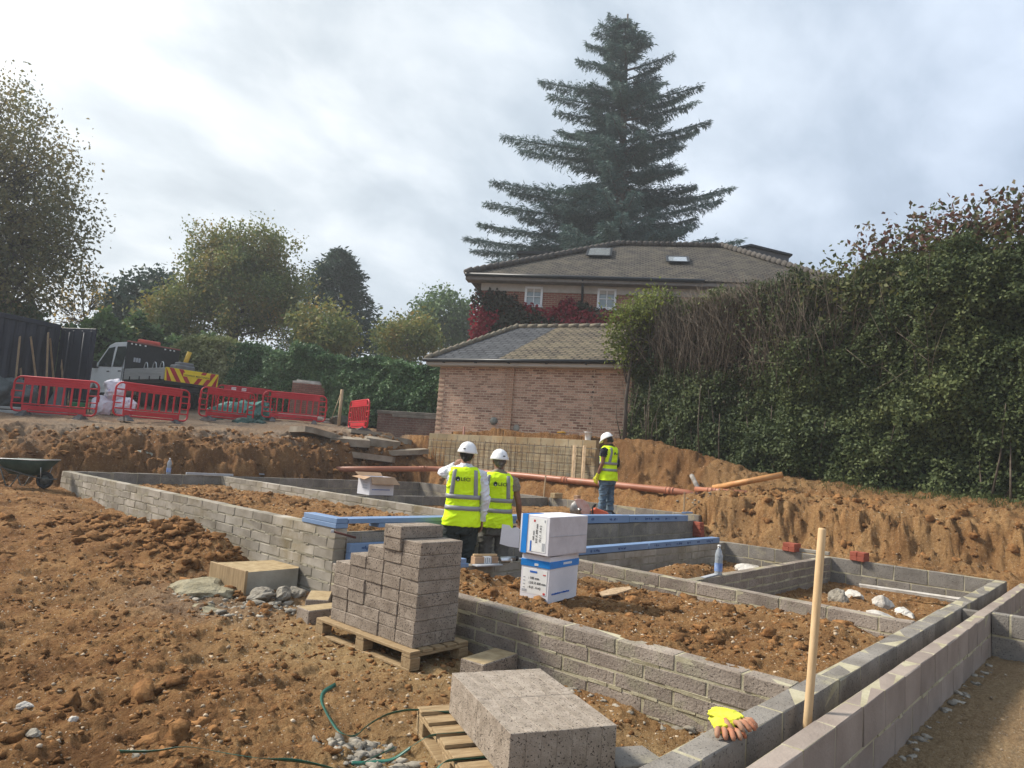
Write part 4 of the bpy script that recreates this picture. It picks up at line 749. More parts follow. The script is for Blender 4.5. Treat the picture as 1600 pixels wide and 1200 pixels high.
t = thing('work_shoe', 'brown work shoe standing alone behind the upper white carton', 'shoe', (6.55, 5.44, .41), .9); mb = MB(); mb.tube([(-.09, 0, .05), (-.03, 0, .06), (.05, 0, .045), (.13, 0, .03)], [(.042, .05), (.045, .06), (.045, .04), (.035, .02)], 12); mb.build('upper', [mat('brown_leather', (.07, .035, .02), (.12, .06, .035), rough=.5)], t); mb = MB(); mb.box((.02, 0, .008), (.27, .085, .016), 0, .006); mb.build('sole', [M_black], t)
mb = MB(); P = [(-.2, -.04), (-.05, -.07), (.2, -.06), (.24, .0), (.05, .06), (-.16, .05)]; mb.prism(P, -.006, .006, 0, 'z'); tag(mb.build('wood_splinter', [M_wood2], None, (5.95, 3.85, ZH(5.95, 3.85)+.05), (.1, -.12, -.15)), 'pale wooden offcut lying on the soil right of the cartons', 'offcut')
# ---------------------------------------------------------------- cut-off saw
M_oran = mat('saw_orange', (.50, .085, .035), (.6, .13, .06), rough=.45, spec=.4); M_pinkw = mat('dusty_guard', (.50, .26, .21), (.58, .42, .38), scale=10, rough=.6); M_steel = mat('worn_steel', (.20, .19, .18), (.34, .33, .32), scale=20, metal=.6, rough=.45); M_rubber = mat('black_rubber', (.018, .018, .019), rough=.75)
t = thing('cut_off_saw', 'orange petrol cut-off saw with a worn disc, beside the far worker', 'saw', (10.45, 7.30, .60), math.radians(-48))
mb = MB(); mb.lathe([(.02, -.002), (.17, -.002), (.17, .002), (.02, .002)], 40, T=TM((-.24, 0, .185), (math.pi/2, 0, 0))); mb.build('blade', [M_steel], t)
g = [(-.24+.19*math.cos(a), .185+.19*math.sin(a)) for a in np.linspace(-.9, 2.1, 16)]+[(-.24+.03*math.cos(a), .185+.03*math.sin(a)) for a in np.linspace(2.1, -.9, 6)]
mb = MB(); mb.prism(g, -.045, .03, 0, 'y'); mb.build('guard', [M_pinkw], t)
mb = MB(); mb.lathe([(0, -.05), (.04, -.05), (.03, -.062), (0, -.064)], 16, T=TM((-.24, 0, .185), (math.pi/2, 0, 0))); mb.lathe([(0, .05), (.035, .05), (.0, .06)], 16, T=TM((-.24, 0, .185), (math.pi/2, 0, 0))); mb.build('blade_hub', [M_steel], t)
mb = MB(); mb.prism([(-.2, .14), (.02, .10), (.04, .16), (-.18, .22)], -.03, .02, 0, 'y'); mb.build('arm', [M_steel], t)
mb = MB(); mb.prism([(-.02, .05), (.30, .03), (.34, .10), (.26, .18), (.05, .24), (-.02, .2)], -.11, .1, 0, 'y'); o = mb.build('motor_housing', [M_oran], t); q = o.modifiers.new('b', 'BEVEL'); q.width = .02; q.segments = 2
mb = MB(); mb.prism([(-.02, .0), (.32, .0), (.30, .05), (-.02, .06)], -.09, .09, 0, 'y'); mb.build('base_plate', [M_paper], t)
mb = MB(); mb.tube([(.0, -.12, .06), (-.02, -.13, .25), (.03, -.05, .30), (.06, .08, .29), (.03, .13, .2), (.02, .12, .06)], .014, 10); mb.build('front_handle', [M_rubber], t)
mb = MB(); mb.tube([(.2, 0, .2), (.34, 0, .2), (.44, 0, .12), (.46, 0, .05), (.36, 0, .04)], .017, 10); mb.build('rear_handle', [M_rubber], t)
# ---------------------------------------------------------------- wheelbarrow
M_bgreen = mat('barrow_green', (.012, .032, .022), (.03, .055, .04), scale=6, rough=.5, stain=((.13, .10, .07), 6, .60, .72)); M_bmet = mat('barrow_tube', (.05, .06, .055), (.12, .12, .11), scale=12, rough=.5, metal=.3); M_brim = mat('barrow_rim', (.42, .44, .44), rough=.4, metal=.5)
bt = thing('wheelbarrow', 'dark green wheelbarrow parked at the far end of the long block wall', 'wheelbarrow', (3.86, 14.72, ZH(3.86, 14.72)-.0), math.radians(133)); bt.scale = (.76,)*3
# local: wheel at origin, tray along +x
rings = []
for (x0, x1, w, z) in ((.12, .80, .17, .30), (.0, .95, .25, .46), (-.20, 1.12, .33, .66)):
    a = np.linspace(0, 2*np.pi, 40, endpoint=False); e = .45; cx = (x0+x1)/2; hx = (x1-x0)/2
    rings.append(np.stack([cx+hx*np.sign(np.cos(a))*np.abs(np.cos(a))**e, w*np.sign(np.sin(a))*np.abs(np.sin(a))**e, np.full(40, z)+(.03*np.cos(a) if z > .6 else 0)*-1], 1))
inn = [q*np.array((1, 1, 1))+(np.array((0, 0, .012))) for q in rings[::-1]]; inn = [((q-q.mean(0))*np.array((.985, .97, 1)))+q.mean(0) for q in inn]
mb = MB(); mb.loft(rings+inn, 0, True, True); mb.build('tray', [M_bgreen], bt)
mb = MB(); mb.tube(np.concatenate([rings[2], rings[2][:1]]), .011, 8, cap=False); mb.build('tray_rim', [M_brim], bt)
wh = MB(); a = np.linspace(0, 2*np.pi, 29); wh.tube(np.stack([.155*np.cos(a), 0*a, .2+.155*np.sin(a)], 1), .045, 12, cap=False); w0 = wh.build('wheel', [M_rubber], bt); mb = MB(); mb.lathe([(.02, -.03), (.11, -.025), (.115, 0), (.11, .025), (.02, .03)], 24, T=TM((0, 0, .2), (math.pi/2, 0, 0))); mb.build('rim', [M_bmet], w0)
mb = MB()
for s in (-1, 1): mb.tube([(-.24, s*.06, .24), (-.2, s*.1, .23), (0, s*.12, .24), (.3, s*.2, .30), (.8, s*.24, .42), (1.35, s*.28, .62), (1.45, s*.28, .63)], .015, 8)
mb.tube([(-.24, -.06, .24), (-.26, 0, .24), (-.24, .06, .24)], .015, 8); mb.build('frame', [M_bmet], bt)
for s in (-1, 1):
    mb = MB(); mb.tube([(.45, s*.21, .34), (.62, s*.25, .02), (.72, s*.25, .02), (.92, s*.245, .45)], .014, 8); mb.build('leg', [M_bmet], bt)
    mb = MB(); mb.tube([(.02, s*.13, .24), (.0, s*.21, .50)], .009, 6); mb.build('strut', [M_brim], bt)
    mb = MB(); mb.tube([(1.33, s*.28, .615), (1.47, s*.28, .632)], .02, 10); mb.build('grip', [M_rubber], bt)
# ---------------------------------------------------------------- red barriers
M_red2 = mat('barrier_red', (.42, .012, .022), (.52, .02, .032), scale=2, rough=.5, spec=.35, stain=((.33, .10, .08), 3, .6, .75)); M_foot = mat('barrier_foot', (.06, .06, .062), (.13, .125, .12), scale=8, rough=.9)
def barrier_proto(label, strip=False):
    t = thing('pedestrian_barrier', label, 'barrier', (0, 0, 0), 0, 'red plastic barriers')
    mb = MB(); Lx, Hz, rc = 1.0, .98, .17
    P = []
    for cx, cz, a0 in ((Lx-rc, Hz-rc, 0), (-Lx+rc, Hz-rc, 90), (-Lx+rc*.7, .13+rc*.7, 180), (Lx-rc*.7, .13+rc*.7, 270)):
        r = rc if cz > .5 else rc*.7
        for a in np.radians(np.linspace(a0, a0+90, 6)): P.append((cx+r*math.cos(a), 0, cz+r*math.sin(a)))
    P.append(P[0]); mb.tube(P, [(.028, .024)]*len(P), 8, cap=False)
    mb.box((0, 0, .875), (1.5, .034, .15), 0, .008); mb.box((0, 0, .955), (1.6, .04, .03), 0, .008); mb.box((0, 0, .80), (1.94, .036, .035), 0, .008)
    for z in (.91, .845): mb.box((0, 0, z), (1.3, .05, .022), 0, .006)
    mb.box((0, 0, .225), (1.5, .04, .11), 0, .008); mb.box((0, 0, .315), (1.94, .036, .035), 0, .008)
    mb.box((-.745, 0, .22), (.03, .036, .18), 0, .006); mb.box((.745, 0, .22), (.03, .036, .18), 0, .006)
    for i in range(9): mb.box((-.76+i*.19, 0, .56), (.044, .034, .48), 0, .012)
    for s in (-1, 1):
        mb.box((s*.88, 0, .62), (.2, .034, .03), 0, .008); mb.box((s*.90, 0, .45), (.16, .034, .03), 0, .008); mb.box((s*1.01, 0, .56), (.07, .05, .16), 0, .012); mb.box((s*.745, 0, .875), (.06, .036, .17), 0, .008)
    mb.build('panel', [M_red2], t)
    for s in (-.66, .66):
        mb = MB(); mb.loft([np.array([(s-.10, -.26, 0), (s+.10, -.26, 0), (s+.10, .26, 0), (s-.10, .26, 0)]), np.array([(s-.09, -.24, .03), (s+.09, -.24, .03), (s+.09, .24, .03), (s-.09, .24, .03)]), np.array([(s-.045, -.035, .15), (s+.045, -.035, .15), (s+.045, .035, .15), (s-.045, .035, .15)])], 0, False); f = mb.build('foot', [M_foot], t)
        mb = MB(); mb.box((s, 0, .17), (.13, .045, .09), 0, .01); mb.build('leg', [M_red2], t)
    if strip:
        mb = MB(); [mb.box((x, -.0185, .885), (.16, .003, .12), 0, .001) for x in (-.45, -.1)]; mb.build('reflector', [M_paper], t)
    return t
def setbar(o, a, b):
    a = np.array(a); b = np.array(b); c = (a+b)/2; d = b-a; zc = (ZH(a[0], a[1])+ZH(b[0], b[1]))/2
    o.location = (c[0], c[1], zc-.01); o.rotation_euler = (0, 0, math.atan2(d[1], d[0]))
bp = barrier_proto('leftmost red barrier, in front of the leaning planks and dark bundle'); setbar(bp, (4.38, 20.55), (5.95, 19.05))
for a, b, l in (((6.35, 19.35), (8.33, 19.62), 'red barrier in front of the silver truck'), ((8.95, 20.35), (10.9, 20.85), 'red barrier in front of the green tarpaulin'), ((11.35, 21.15), (13.1, 20.2), 'red barrier in front of the brick pack'), ((13.3, 19.05), (12.72, 17.35), 'single slanted red barrier standing by the wooden post')):
    o = dup(bp, (0, 0, 0), (0, 0, 0), l, 'red plastic barriers'); setbar(o, a, b)
b6 = barrier_proto('red barrier with white reflective patches, behind the other barriers', True); setbar(b6, (11.4, 24.6), (13.2, 23.8))
# ---------------------------------------------------------------- container and yard clutter
M_navy = mat('navy_steel', (.010, .014, .026), (.018, .024, .040), scale=1.2, rough=.5, spec=.35, stain=((.05, .04, .035), 2.5, .64, .76))
cang = math.atan2(1.9, 5.75)
ct = thing('shipping_container', 'dark navy steel container behind the leftmost barrier', 'container', (5.82, 22.77, 1.86), cang)
mb = MB(); xs = [0.0]
while xs[-1] > -7.0: xs.append(xs[-1]-.07)
prof = []
for i, x in enumerate(xs): prof.append((x-.1, .0 if (i//2) % 2 == 0 else .035))
mb.loft([np.array([(x, y, .12) for x, y in prof]), np.array([(x, y, 2.48) for x, y in prof])], 0, False, False, False)
mb.box((-3.55, 1.25, 1.3), (7.0, 2.35, 2.5)); mb.build('side_wall', [M_navy], ct)
mb = MB(); mb.box((-3.55, .03, 2.54), (7.12, .1, .13), 0, .01); mb.box((-3.55, .03, .08), (7.12, .1, .16), 0, .01); mb.box((-.05, .03, 1.3), (.12, .1, 2.6), 0, .01); mb.build('frame', [M_navy], ct)
dr = MB(); dr.box((0, -.6, 1.3), (.05, 1.2, 2.45), 0, .01); [dr.box((-.03, -.15-.3*i, 1.3), (.03, .05, 2.3), 0, .01) for i in range(4)]; d = dr.build('door', [M_navy], ct, (.05, 0, 0), (0, 0, math.radians(10))); mb = MB(); [mb.tube([(-.06, y, .2), (-.06, y, 2.4)], .016, 8) for y in (-.35, -.85)]; mb.build('lock_bar', [mat('dark_bar', (.05, .055, .065), rough=.5)], d)
cu, cv = np.array((math.cos(cang), math.sin(cang))), np.array((math.sin(cang), -math.cos(cang)))
for i, (s, h, ln, l) in enumerate([(-2.75, 1.75, .35, 'leftmost timber plank leaning on the navy container'), (-2.3, 1.8, -.35, 'plank leaning the other way next to the leftmost one'), (-1.98, 2.0, .15, 'tallest timber plank leaning on the container'), (-1.82, 1.85, -.2, 'plank right of the tallest one on the container'), (-1.48, 1.3, .0, 'short plank on the container'), (-1.38, 1.95, .1, 'narrow plank near the right of the leaning timber'), (-1.18, 1.2, -.45, 'rightmost plank slanting down beside the narrow one'), (-2.55, .9, .1, 'short stub plank between the left ones')]):
    p = np.array((5.82, 22.77))+cu*(s+1.55)+cv*.12; q = p+cv*.5-cu*ln*.45
    mb = MB(); mb.tube([(q[0]+cu[0]*ln*.1, q[1], ZH(q[0], q[1])+.05), (p[0]+cu[0]*ln*.25, p[1]+cu[1]*ln*.25, 1.9+h+.25)], [(.085, .026)]*2, 4, 0, False); tag(mb.build('timber_plank', [M_wood2]), l, 'plank', 'timber leaning on the container')
pt = thing('timber_pallet', 'old pallet of timber lying in front of the leaning planks', 'pallet', (3.7, 21.1, 2.45), cang)
mb = MB(); mb.box((0, 0, .1), (2.6, .5, .07), 0, .01); [mb.box((-1.2+.4*i, -.2, .02), (.16, .1, .14), 0, .01) for i in range(7)]; mb.box((0, -.22, -.08), (2.6, .08, .05), 0, .01); mb.build('boards', [M_wood2], pt); mb = MB(); [mb.box((-1.55, -.2, .3+.0*i), (.1, .1, .8), 0, .01) for i in range(1)]; mb.box((-1.9, -.2, .62), (.7, .1, .1), 0, .01); mb.build('upright', [M_wood2], pt)
def softblob(name, label, cat, loc, rings, m, rz=0, disp=.05, dsc=4, seed=0, vs=.03, group=None):
    mb = MB()
    for P, r in rings: mb.tube(P, r, 14)
    o = voxel(name, mb, m, vs, None, loc, (0, 0, rz), 3, disp, dsc, seed); return tag(o, label, cat, group)
M_tarp = mat('dark_tarp', (.035, .045, .048), (.08, .10, .10), scale=3, rough=.4, bump=.4, bscale=12, bdist=.04); M_tarpg = mat('green_tarp', (.02, .12, .09), (.10, .30, .25), scale=5, rough=.45, bump=.4, bscale=14, bdist=.03, stain=((.45, .5, .48), 3, .6, .7)); M_bag = mat('white_sack', (.56, .54, .58), (.70, .68, .72), scale=6, rough=.6, stain=((.22, .18, .4), 5, .60, .66))
softblob('covered_bundle', 'dark wrapped bundle behind the leftmost barrier', 'bundle', (4.35, 21.25, 1.95), [([(-1.5, 0, .3), (0, 0, .34), (.7, 0, .3)], [(.36, .42)]*3), ([(-1.9, -.1, .5), (-1.2, 0, .62)], [.34, .2])], M_tarp, cang, .10, 2.2, 3, .04)
mb = MB(); mb.box((0, 0, 0), (2.1, .4, .09), 0, .02); mb.box((.1, 0, .1), (1.7, .35, .07), 0, .02); tag(mb.build('foil_sheets', [mat('foil_grey', (.30, .31, .30), (.44, .45, .43), scale=4, rough=.4)], None, (4.75, 20.75, 1.85), (0, 0, -.6)), 'stack of grey sheets lying behind the leftmost barrier', 'sheets')
mb = MB(); mb.prism([(-.3, 0), (.3, 0), (.1, 1.0), (-.05, 1.0)], -.015, .015, 0, 'y'); mb.prism([(-.27, .05), (.25, .05), (.08, .9), (-.03, .9)], -.02, -.016, 0, 'y'); tag(mb.build('sloping_panel', [M_tarp], None, (5.35, 20.55, 1.78), (-.35, 0, -.6)), 'dark sloping panel behind the right half of the leftmost barrier', 'panel')
t = thing('small_generator', 'small green machine seen through the bars of the leftmost barrier', 'machine', (6.2, 21.6, 1.84), -.5); mb = MB(); mb.box((0, 0, .3), (.42, .3, .28), 0, .03); mb.build('body', [mat('machine_green', (.01, .12, .04), (.02, .17, .06), rough=.5)], t); mb = MB(); [mb.tube([(-.25, y, .05), (-.25, y, .5), (.25, y, .5), (.25, y, .05), (-.25, y, .05)], .016, 8) for y in (-.17, .17)]; mb.build('frame', [M_bmet], t)
for i, (x, y, z, l) in enumerate([(6.75, 21.4, 1.95, 'white filled sack on the left behind the leftmost barrier end'), (7.2, 21.1, 1.97, 'white filled sack between the two leftmost barriers'), (6.98, 21.3, 2.45, 'top white sack of the pile behind the barriers')]):
    softblob('filled_sack', l, 'sack', (x, y, z), [([(-.24, 0, .2), (0, 0, .26), (.24, 0, .2)], [(.2, .26), (.3, .34), (.2, .26)])], M_bag, -.5+i*.2, .05, 4, i, .03, 'white sacks behind the barriers')
softblob('tarpaulin_heap', 'crumpled green and white tarpaulin behind the middle barriers', 'tarpaulin', (10.9, 21.7, 2.12), [([(-.9, 0, .12), (0, 0, .3), (.7, .1, .34), (1.0, 0, .15)], [(.3, .3), (.42, .45), (.36, .45), (.2, .2)])], M_tarpg, -.3, .12, 2.6, 9, .035)
softblob('dark_sack', 'dark green sack lying under the middle barrier', 'sack', (10.6, 20.45, 1.98), [([(-.6, 0, .05), (0, 0, .12), (.6, 0, .05)], [(.15, .16), (.22, .2), (.15, .15)])], mat('dark_green_sack', (.015, .05, .04), (.03, .08, .065), rough=.5), .2, .06, 4, 4, .03)
bpk = thing('brick_pack', 'shrink pack of red bricks with white slabs on top, near the hedge', 'brick pack', (13.85, 22.6, 2.5), -.55)
M_pack = brickmat('pack_bricks', (.20, .075, .05), (.26, .11, .08), (.10, .05, .04), .225, .07, .008)
mb = MB(); mb.box((0, 0, .62), (1.15, 1.0, 1.26), 0, .02); mb.build('bricks', [M_pack], bpk); mb = MB(); mb.box((-.05, 0, 1.29), (1.05, .9, .07), 0, .01); mb.box((.0, .1, 1.36), (.9, .7, .07), 0, .01); mb.build('white_slabs', [M_white], bpk)
for i, (x, y, z, l) in enumerate([(13.15, 21.75, 2.5, 'left stack of pale timber lengths behind the right barrier'), (13.6, 21.1, 2.42, 'right stack of pale timber lengths behind the right barrier')]):
    mb = MB(); [mb.box((0, .0, .05+.09*k), (1.5, .35, .07), 0, .01, jit=.006) for k in range(4)]; tag(mb.build('timber_stack', [mat('bleached_timber', (.38, .35, .30), (.54, .51, .46), scale=5)], None, (x, y, z-.25), (0, 0, -.75)), l, 'timber')
mb = MB(); mb.tube([(0, 0, -.2), (.0, 0, 1.25)], .055, 8); mb.tube([(-.05, 0, 1.1), (-.5, -.3, .2)], .01, 5); tag(mb.build('wooden_post', [M_wood2], None, (13.6, 20.1, ZH(13.6, 20.1))), 'grey wooden post by the hedge left of the slanted barrier', 'post')
for i, (x, y, s) in enumerate([(14.0, 20.6, .3), (14.4, 20.9, .24), (14.35, 20.3, .2)]): rock('rubble_bag', ['larger grey sandbag by the post', 'middle grey sandbag by the post', 'small dark sandbag by the post'][i], 'sandbag', (x, y, ZH(x, y)+s*.4), (s*1.4, s, s*.7), mat('sandbag', (.07, .07, .055), (.16, .15, .12), scale=5), 90+i)
# ---------------------------------------------------------------- tipper truck
M_sil = mat('silver_paint', (.66, .67, .66), (.72, .73, .72), scale=1, rough=.35, metal=.0, spec=.5); M_glass = mat('dark_glass', (.02, .026, .026), (.05, .062, .06), scale=1.5, rough=.08, spec=.6); M_blk = mat('truck_black', (.012, .012, .013), (.022, .022, .024), scale=4, rough=.55); M_alud = mat('dropside_alu', (.36, .36, .35), (.45, .45, .44), scale=2, stretch=(1, 1, 12), rough=.45, metal=.4)
M_yel = mat('chevron_yellow', (.70, .52, .02), rough=.45); M_chr = mat('chevron_red', (.36, .02, .03), rough=.45); M_grym = mat('crate_grey', (.10, .105, .11), (.16, .165, .17), scale=3, rough=.6)
tk = thing('tipper_truck', 'silver double-cab tipper truck with red and yellow chevron tailgate', 'truck', (10.5, 24.72, 2.52), math.radians(96.5))
# local +x forward, +y left (seen side), wheels on z=0; rear at x=0
cabp = [(2.95, .62), (2.95, 2.24), (3.15, 2.36), (4.15, 2.38), (4.55, 2.28), (5.15, 1.62), (5.75, 1.36), (5.88, 1.1), (5.92, .5), (5.75, .42), (5.45, .42), (5.38, .66), (5.2, .8), (4.95, .82), (4.72, .66), (4.64, .42), (3.2, .42)]
def inset(y, s): return [np.array([(x, y+(1 if y > 0 else -1)*-max(0, (z-1.3))*.13, z) for x, z in cabp])]
mb = MB(); mb.loft([inset(-.98, 1)[0], inset(-.9, 1)[0]*1.0, inset(.9, 1)[0], inset(.98, 1)[0]], 0, False); cab = mb.build('cab', [M_sil], tk)
q = cab.modifiers.new('b', 'BEVEL'); q.width = .035; q.segments = 2; q.limit_method = 'ANGLE'; q.angle_limit = .6
def side(poly, off, m, nm, par, sgn=(1,)):
    for s in sgn:
        mb = MB(); A = np.array([(x, s*(.98-max(0, z-1.3)*.13+off), z) for x, z in poly]); B = A-np.array((0, s*.02, 0)); mb.loft([A, B], 0, False); mb.build(nm, [m], par)
side([(4.0, 1.42), (4.98, 1.46), (4.98, 1.62), (4.50, 2.16), (4.02, 2.2)], .008, M_glass, 'side_window', tk, (1, -1)); side([(3.15, 1.42), (3.82, 1.42), (3.84, 2.2), (3.2, 2.18), (3.1, 1.9)], .008, M_glass, 'side_window', tk, (1, -1))
for x0, x1, n_ in ((3.05, 3.9, 'rear_door'), (3.92, 5.1, 'front_door')):
    mb = MB(); P = [(x0, .62), (x0, 1.38), (x1, 1.40), (x1, .85), (x1-.25, .62)]; A = np.array([(x, .985, z) for x, z in P]); mb.loft([A, A+np.array((0, .012, 0))], 0, False); d_ = mb.build(n_, [M_sil], tk); mb = MB(); mb.box((x0+.14, 1.005, 1.24), (.18, .03, .04), 0, .01); mb.build('handle', [M_blk], d_)
mb = MB(); A = np.array([(4.60, -.75, 2.22), (4.60, .75, 2.22), (5.18, .86, 1.62), (5.18, -.86, 1.62)]); mb.loft([A+np.array((.03, 0, .02)), A+np.array((.04, 0, .03))], 0, False); mb.build('windscreen', [M_glass], tk)
for s in (-1, 1):
    mb = MB(); mb.box((5.82, s*.74, 1.08), (.14, .36, .22), 0, .05); mb.build('headlight', [mat('lamp_glass', (.6, .62, .62), rough=.1)], tk); mb = MB(); mb.box((4.95, s*1.14, 1.5), (.12, .18, .28), 0, .03); mb.tube([(4.95, s*.96, 1.4), (4.95, s*1.1, 1.42)], .03, 6); mb.build('mirror', [M_blk], tk)
mb = MB(); mb.box((5.9, 0, .55), (.12, 1.8, .28), 0, .04); mb.box((5.9, 0, .98), (.06, 1.0, .18), 0, .02); mb.build('bumper', [M_blk], tk)
mb = MB(); mb.box((1.6, 0, .66), (3.3, .8, .16), 0, .01); mb.box((1.5, .75, .5), (.9, .3, .3), 0, .02); mb.box((3.9, .93, .42), (1.2, .1, .1), 0, .02); mb.build('chassis', [M_blk], tk)
whp = MB(); whp.lathe([(.18, -.11), (.33, -.11), (.36, -.07), (.36, .07), (.33, .11), (.18, .11)], 28, T=TM((0, 0, 0), (math.pi/2, 0, 0))); w1 = whp.build('wheel', [M_rubber], tk, (5.06, .86, .36)); hb = MB(); hb.lathe([(.0, -.05), (.1, -.08), (.19, -.06), (.2, .0), (.19, .06), (.1, .08), (0, .05)], 20, T=TM((0, 0, 0), (math.pi/2, 0, 0))); r1 = hb.build('rim', [M_grym], w1)
for x, y in ((5.06, -.86), (1.35, .84), (1.35, .60), (1.35, -.84), (1.35, -.60)):
    w = w1.copy(); COL.objects.link(w); w.location = (x, y, .36); rr = r1.copy(); COL.objects.link(rr); rr.parent = w
mb = MB(); mb.box((1.45, 0, .84), (2.95, 1.96, .12), 0, .01); mb.build('tipper_bed', [M_blk], tk)
for s in (1, -1):
    mb = MB(); mb.box((1.42, s*.985, 1.12), (2.78, .03, .40), 0, .008); mb.box((1.42, s*1.003, 1.13), (2.78, .012, .02), 0, .004); ds = mb.build('dropside', [M_alud], tk)
    mb = MB(); [mb.box((.25+.7*i, s*1.005, .96), (.05, .03, .14), 0, .006) for i in range(4)]; mb.build('latch', [M_blk], ds)
mb = MB(); mb.box((2.88, 0, 1.55), (.07, 1.98, 1.55), 0, .01); hbk = mb.build('headboard', [M_blk], tk); mb = MB(); mb.box((2.86, 0, 2.345), (.1, 2.0, .05), 0, .01); mb.build('red_rail', [mat('dull_red', (.28, .10, .08))], hbk)
for y in (.85, .7, .55, .35, -.4, -.6, -.75): mb = MB(); mb.box((2.83, y, 2.27), (.03, .06, .05), 0, .01); mb.build('marker_light', [M_paper], hbk)
mb = MB(); [mb.box((2.84, .5+.09*i, 1.7), (.004, .07, .16)) for i in range(3)]; mb.build('printed_sign', [M_gryp], hbk)
mb = MB(); mb.box((3.1, .1, 2.46), (.2, .8, .14), 0, .05); mb.build('beacon', [mat('beacon_red', (.55, .09, .06), rough=.3)], tk)
tg = MB(); tg.box((-.01, 0, 1.11), (.04, 1.96, .46), 0, .006); tgo = tg.build('tailgate', [M_yel], tk)
chv = MB()
for i in range(5):
    for s in (1, -1):
        y0 = .16+i*.34-.1
        P = [(s*y0, .885), (s*(y0+.17), .885), (s*(y0+.17+.30), 1.335), (s*(y0+.30), 1.335)]; P = [(min(max(a, -.975), .975), b) for a, b in P]
        if abs(P[0][0]-P[1][0])+abs(P[2][0]-P[3][0]) > .02: chv.prism(P, -.034, -.031, 0, 'x')
chv.build('chevrons', [M_chr], tgo); mb = MB(); mb.box((-.037, -.15, 1.17), (.006, 1.0, .13), 0, .002); pl = mb.build('sign_plate', [M_yel], tgo)
TB = Matrix(((0, 0, -1, -.041), (-1, 0, 0, .32), (0, 1, 0, 1.125), (0, 0, 0, 1))); text_part('lettering', 'HIGHWAY MAINTENANCE', .085, M_blk, pl, TB, .001)
mb = MB(); mb.box((.25, .25, 1.35), (.5, .7, .3), 0, .05); mb.box((.25, .2, 1.54), (.4, .5, .12), 0, .05); mb.build('digger_body', [M_grym], tk)
mb = MB(); mb.tube([(.2, .22, 1.5), (.15, .12, 2.0)], .08, 10); mb.build('digger_arm', [mat('machine_yellow', (.55, .34, .03), (.65, .42, .05), rough=.5)], tk)
mb = MB()
for x in (1.7, 1.1, .6): a = np.linspace(0, math.pi, 10); mb.tube(np.stack([x+.13*np.cos(a), .8+0*a, 1.32+.24*np.sin(a)], 1), .018, 6)
mb.build('hoop', [M_brim], tk)
t = thing('metal_cabinet', 'grey metal cabinet standing behind the truck, right of its headboard', 'cabinet', (11.55, 29.3, 2.6), -.35); mb = MB(); mb.box((0, 0, 1.2), (.95, .7, 2.4), 0, .02); mb.build('body', [M_grym], t); mb = MB(); mb.box((0, -.355, 1.2), (.88, .02, 2.25), 0, .006); [mb.box((-.3+.2*i, -.37, 1.2), (.02, .02, 2.2), 0, .004) for i in range(4)]; mb.build('door', [M_grym], t)
# ---------------------------------------------------------------- garage
M_gar = brickmat('garage_brick', (.56, .36, .26), (.15, .07, .05), (.50, .41, .31), .225, .075, .012, 1, (.40, .27, .19), 'xz')
M_garp = brickmat('garage_pier_brick', (.38, .22, .14), (.30, .16, .11), (.42, .34, .25), .225, .075, .012, 1, (.40, .27, .19), 'xz')
M_slate = brickmat('slate_new', (.050, .053, .06), (.085, .088, .096), (.02, .022, .026), .30, .20, .03, 1, (.10, .105, .11), 'xz', .012); M_tileo = brickmat('tile_mossy', (.155, .125, .09), (.095, .08, .062), (.03, .026, .02), .24, .17, .035, 1, (.24, .20, .125), 'xz', .014)
gd = np.array((1.95, -5.72)); GL = np.linalg.norm(gd)+.12; ga = math.atan2(gd[1], gd[0])
G = thing('brick_garage', 'low brick garage with half slate and half mossy tiled roof', 'garage', (14.62, 16.36, 2.2), ga)
# local: x along facade (left->right in view), +y away from viewer
mb = MB(); mb.box((GL/2, .12, 1.14), (GL, .24, 2.28)); mb.build('front_wall', [M_gar], G)
mb = MB(); mb.box((.12, 2.8, 1.14), (.24, 5.1, 2.28)); mb.box((GL-.12, 2.8, 1.14), (.24, 5.1, 2.28)); mb.box((GL/2, 5.4, 1.14), (GL, .2, 2.28)); mb.build('rear_walls', [brickmat('side_brick', (.28, .14, .10), (.18, .09, .07), (.36, .3, .22), axes='yz')], G)
mb = MB(); mb.box((2.46, -.035, 1.16), (.24, .07, 2.24)); mb.build('pier', [M_garp], G)
mb = MB()
for k in range(15): mb.box((.10, -.012, .05+k*.15), (.2, .03, .07), 0, .004)
mb.build('quoin', [mat('quoin_pale', (.42, .30, .21), (.5, .37, .27))], G)
mb = MB()
for k in range(14): mb.box((GL-1.12, -.004, .12+k*.15), (.11, .012, .055), 0, .002)
mb.build('toothed_bricks', [mat('tooth_pale', (.42, .31, .22), (.50, .38, .28), speck=((.08, .05, .04), 12, .5, .55))], G)
mb = MB(); mb.lathe([(0, 0), (.12, 0), (.12, .03), (0, .035)], 16, T=TM((2.0, -.002, .5), (math.pi/2, 0, 0))); mb.build('vent_patch', [mat('patch_grey', (.10, .11, .10), (.24, .24, .21), scale=12)], G)
mb = MB(); mb.lathe([(0, 0), (.11, 0), (.1, .012), (0, .012)], 16, T=TM((2.75, -.002, .32), (math.pi/2, 0, 0))); mb.build('mortar_patch', [mat('patch2', (.24, .23, .19), (.33, .31, .26), scale=12)], G)
mb = MB(); mb.tube([(4.05, -.008, .26), (4.25, -.008, .27), (4.32, -.008, .25)], [.02, .03, .015], 8); mb.build('paint_splash', [mat('ochre_paint', (.55, .30, .03), rough=.6)], G)
ev, rd, rz_ = 2.30, 3.0, 4.0; hx = 2.75
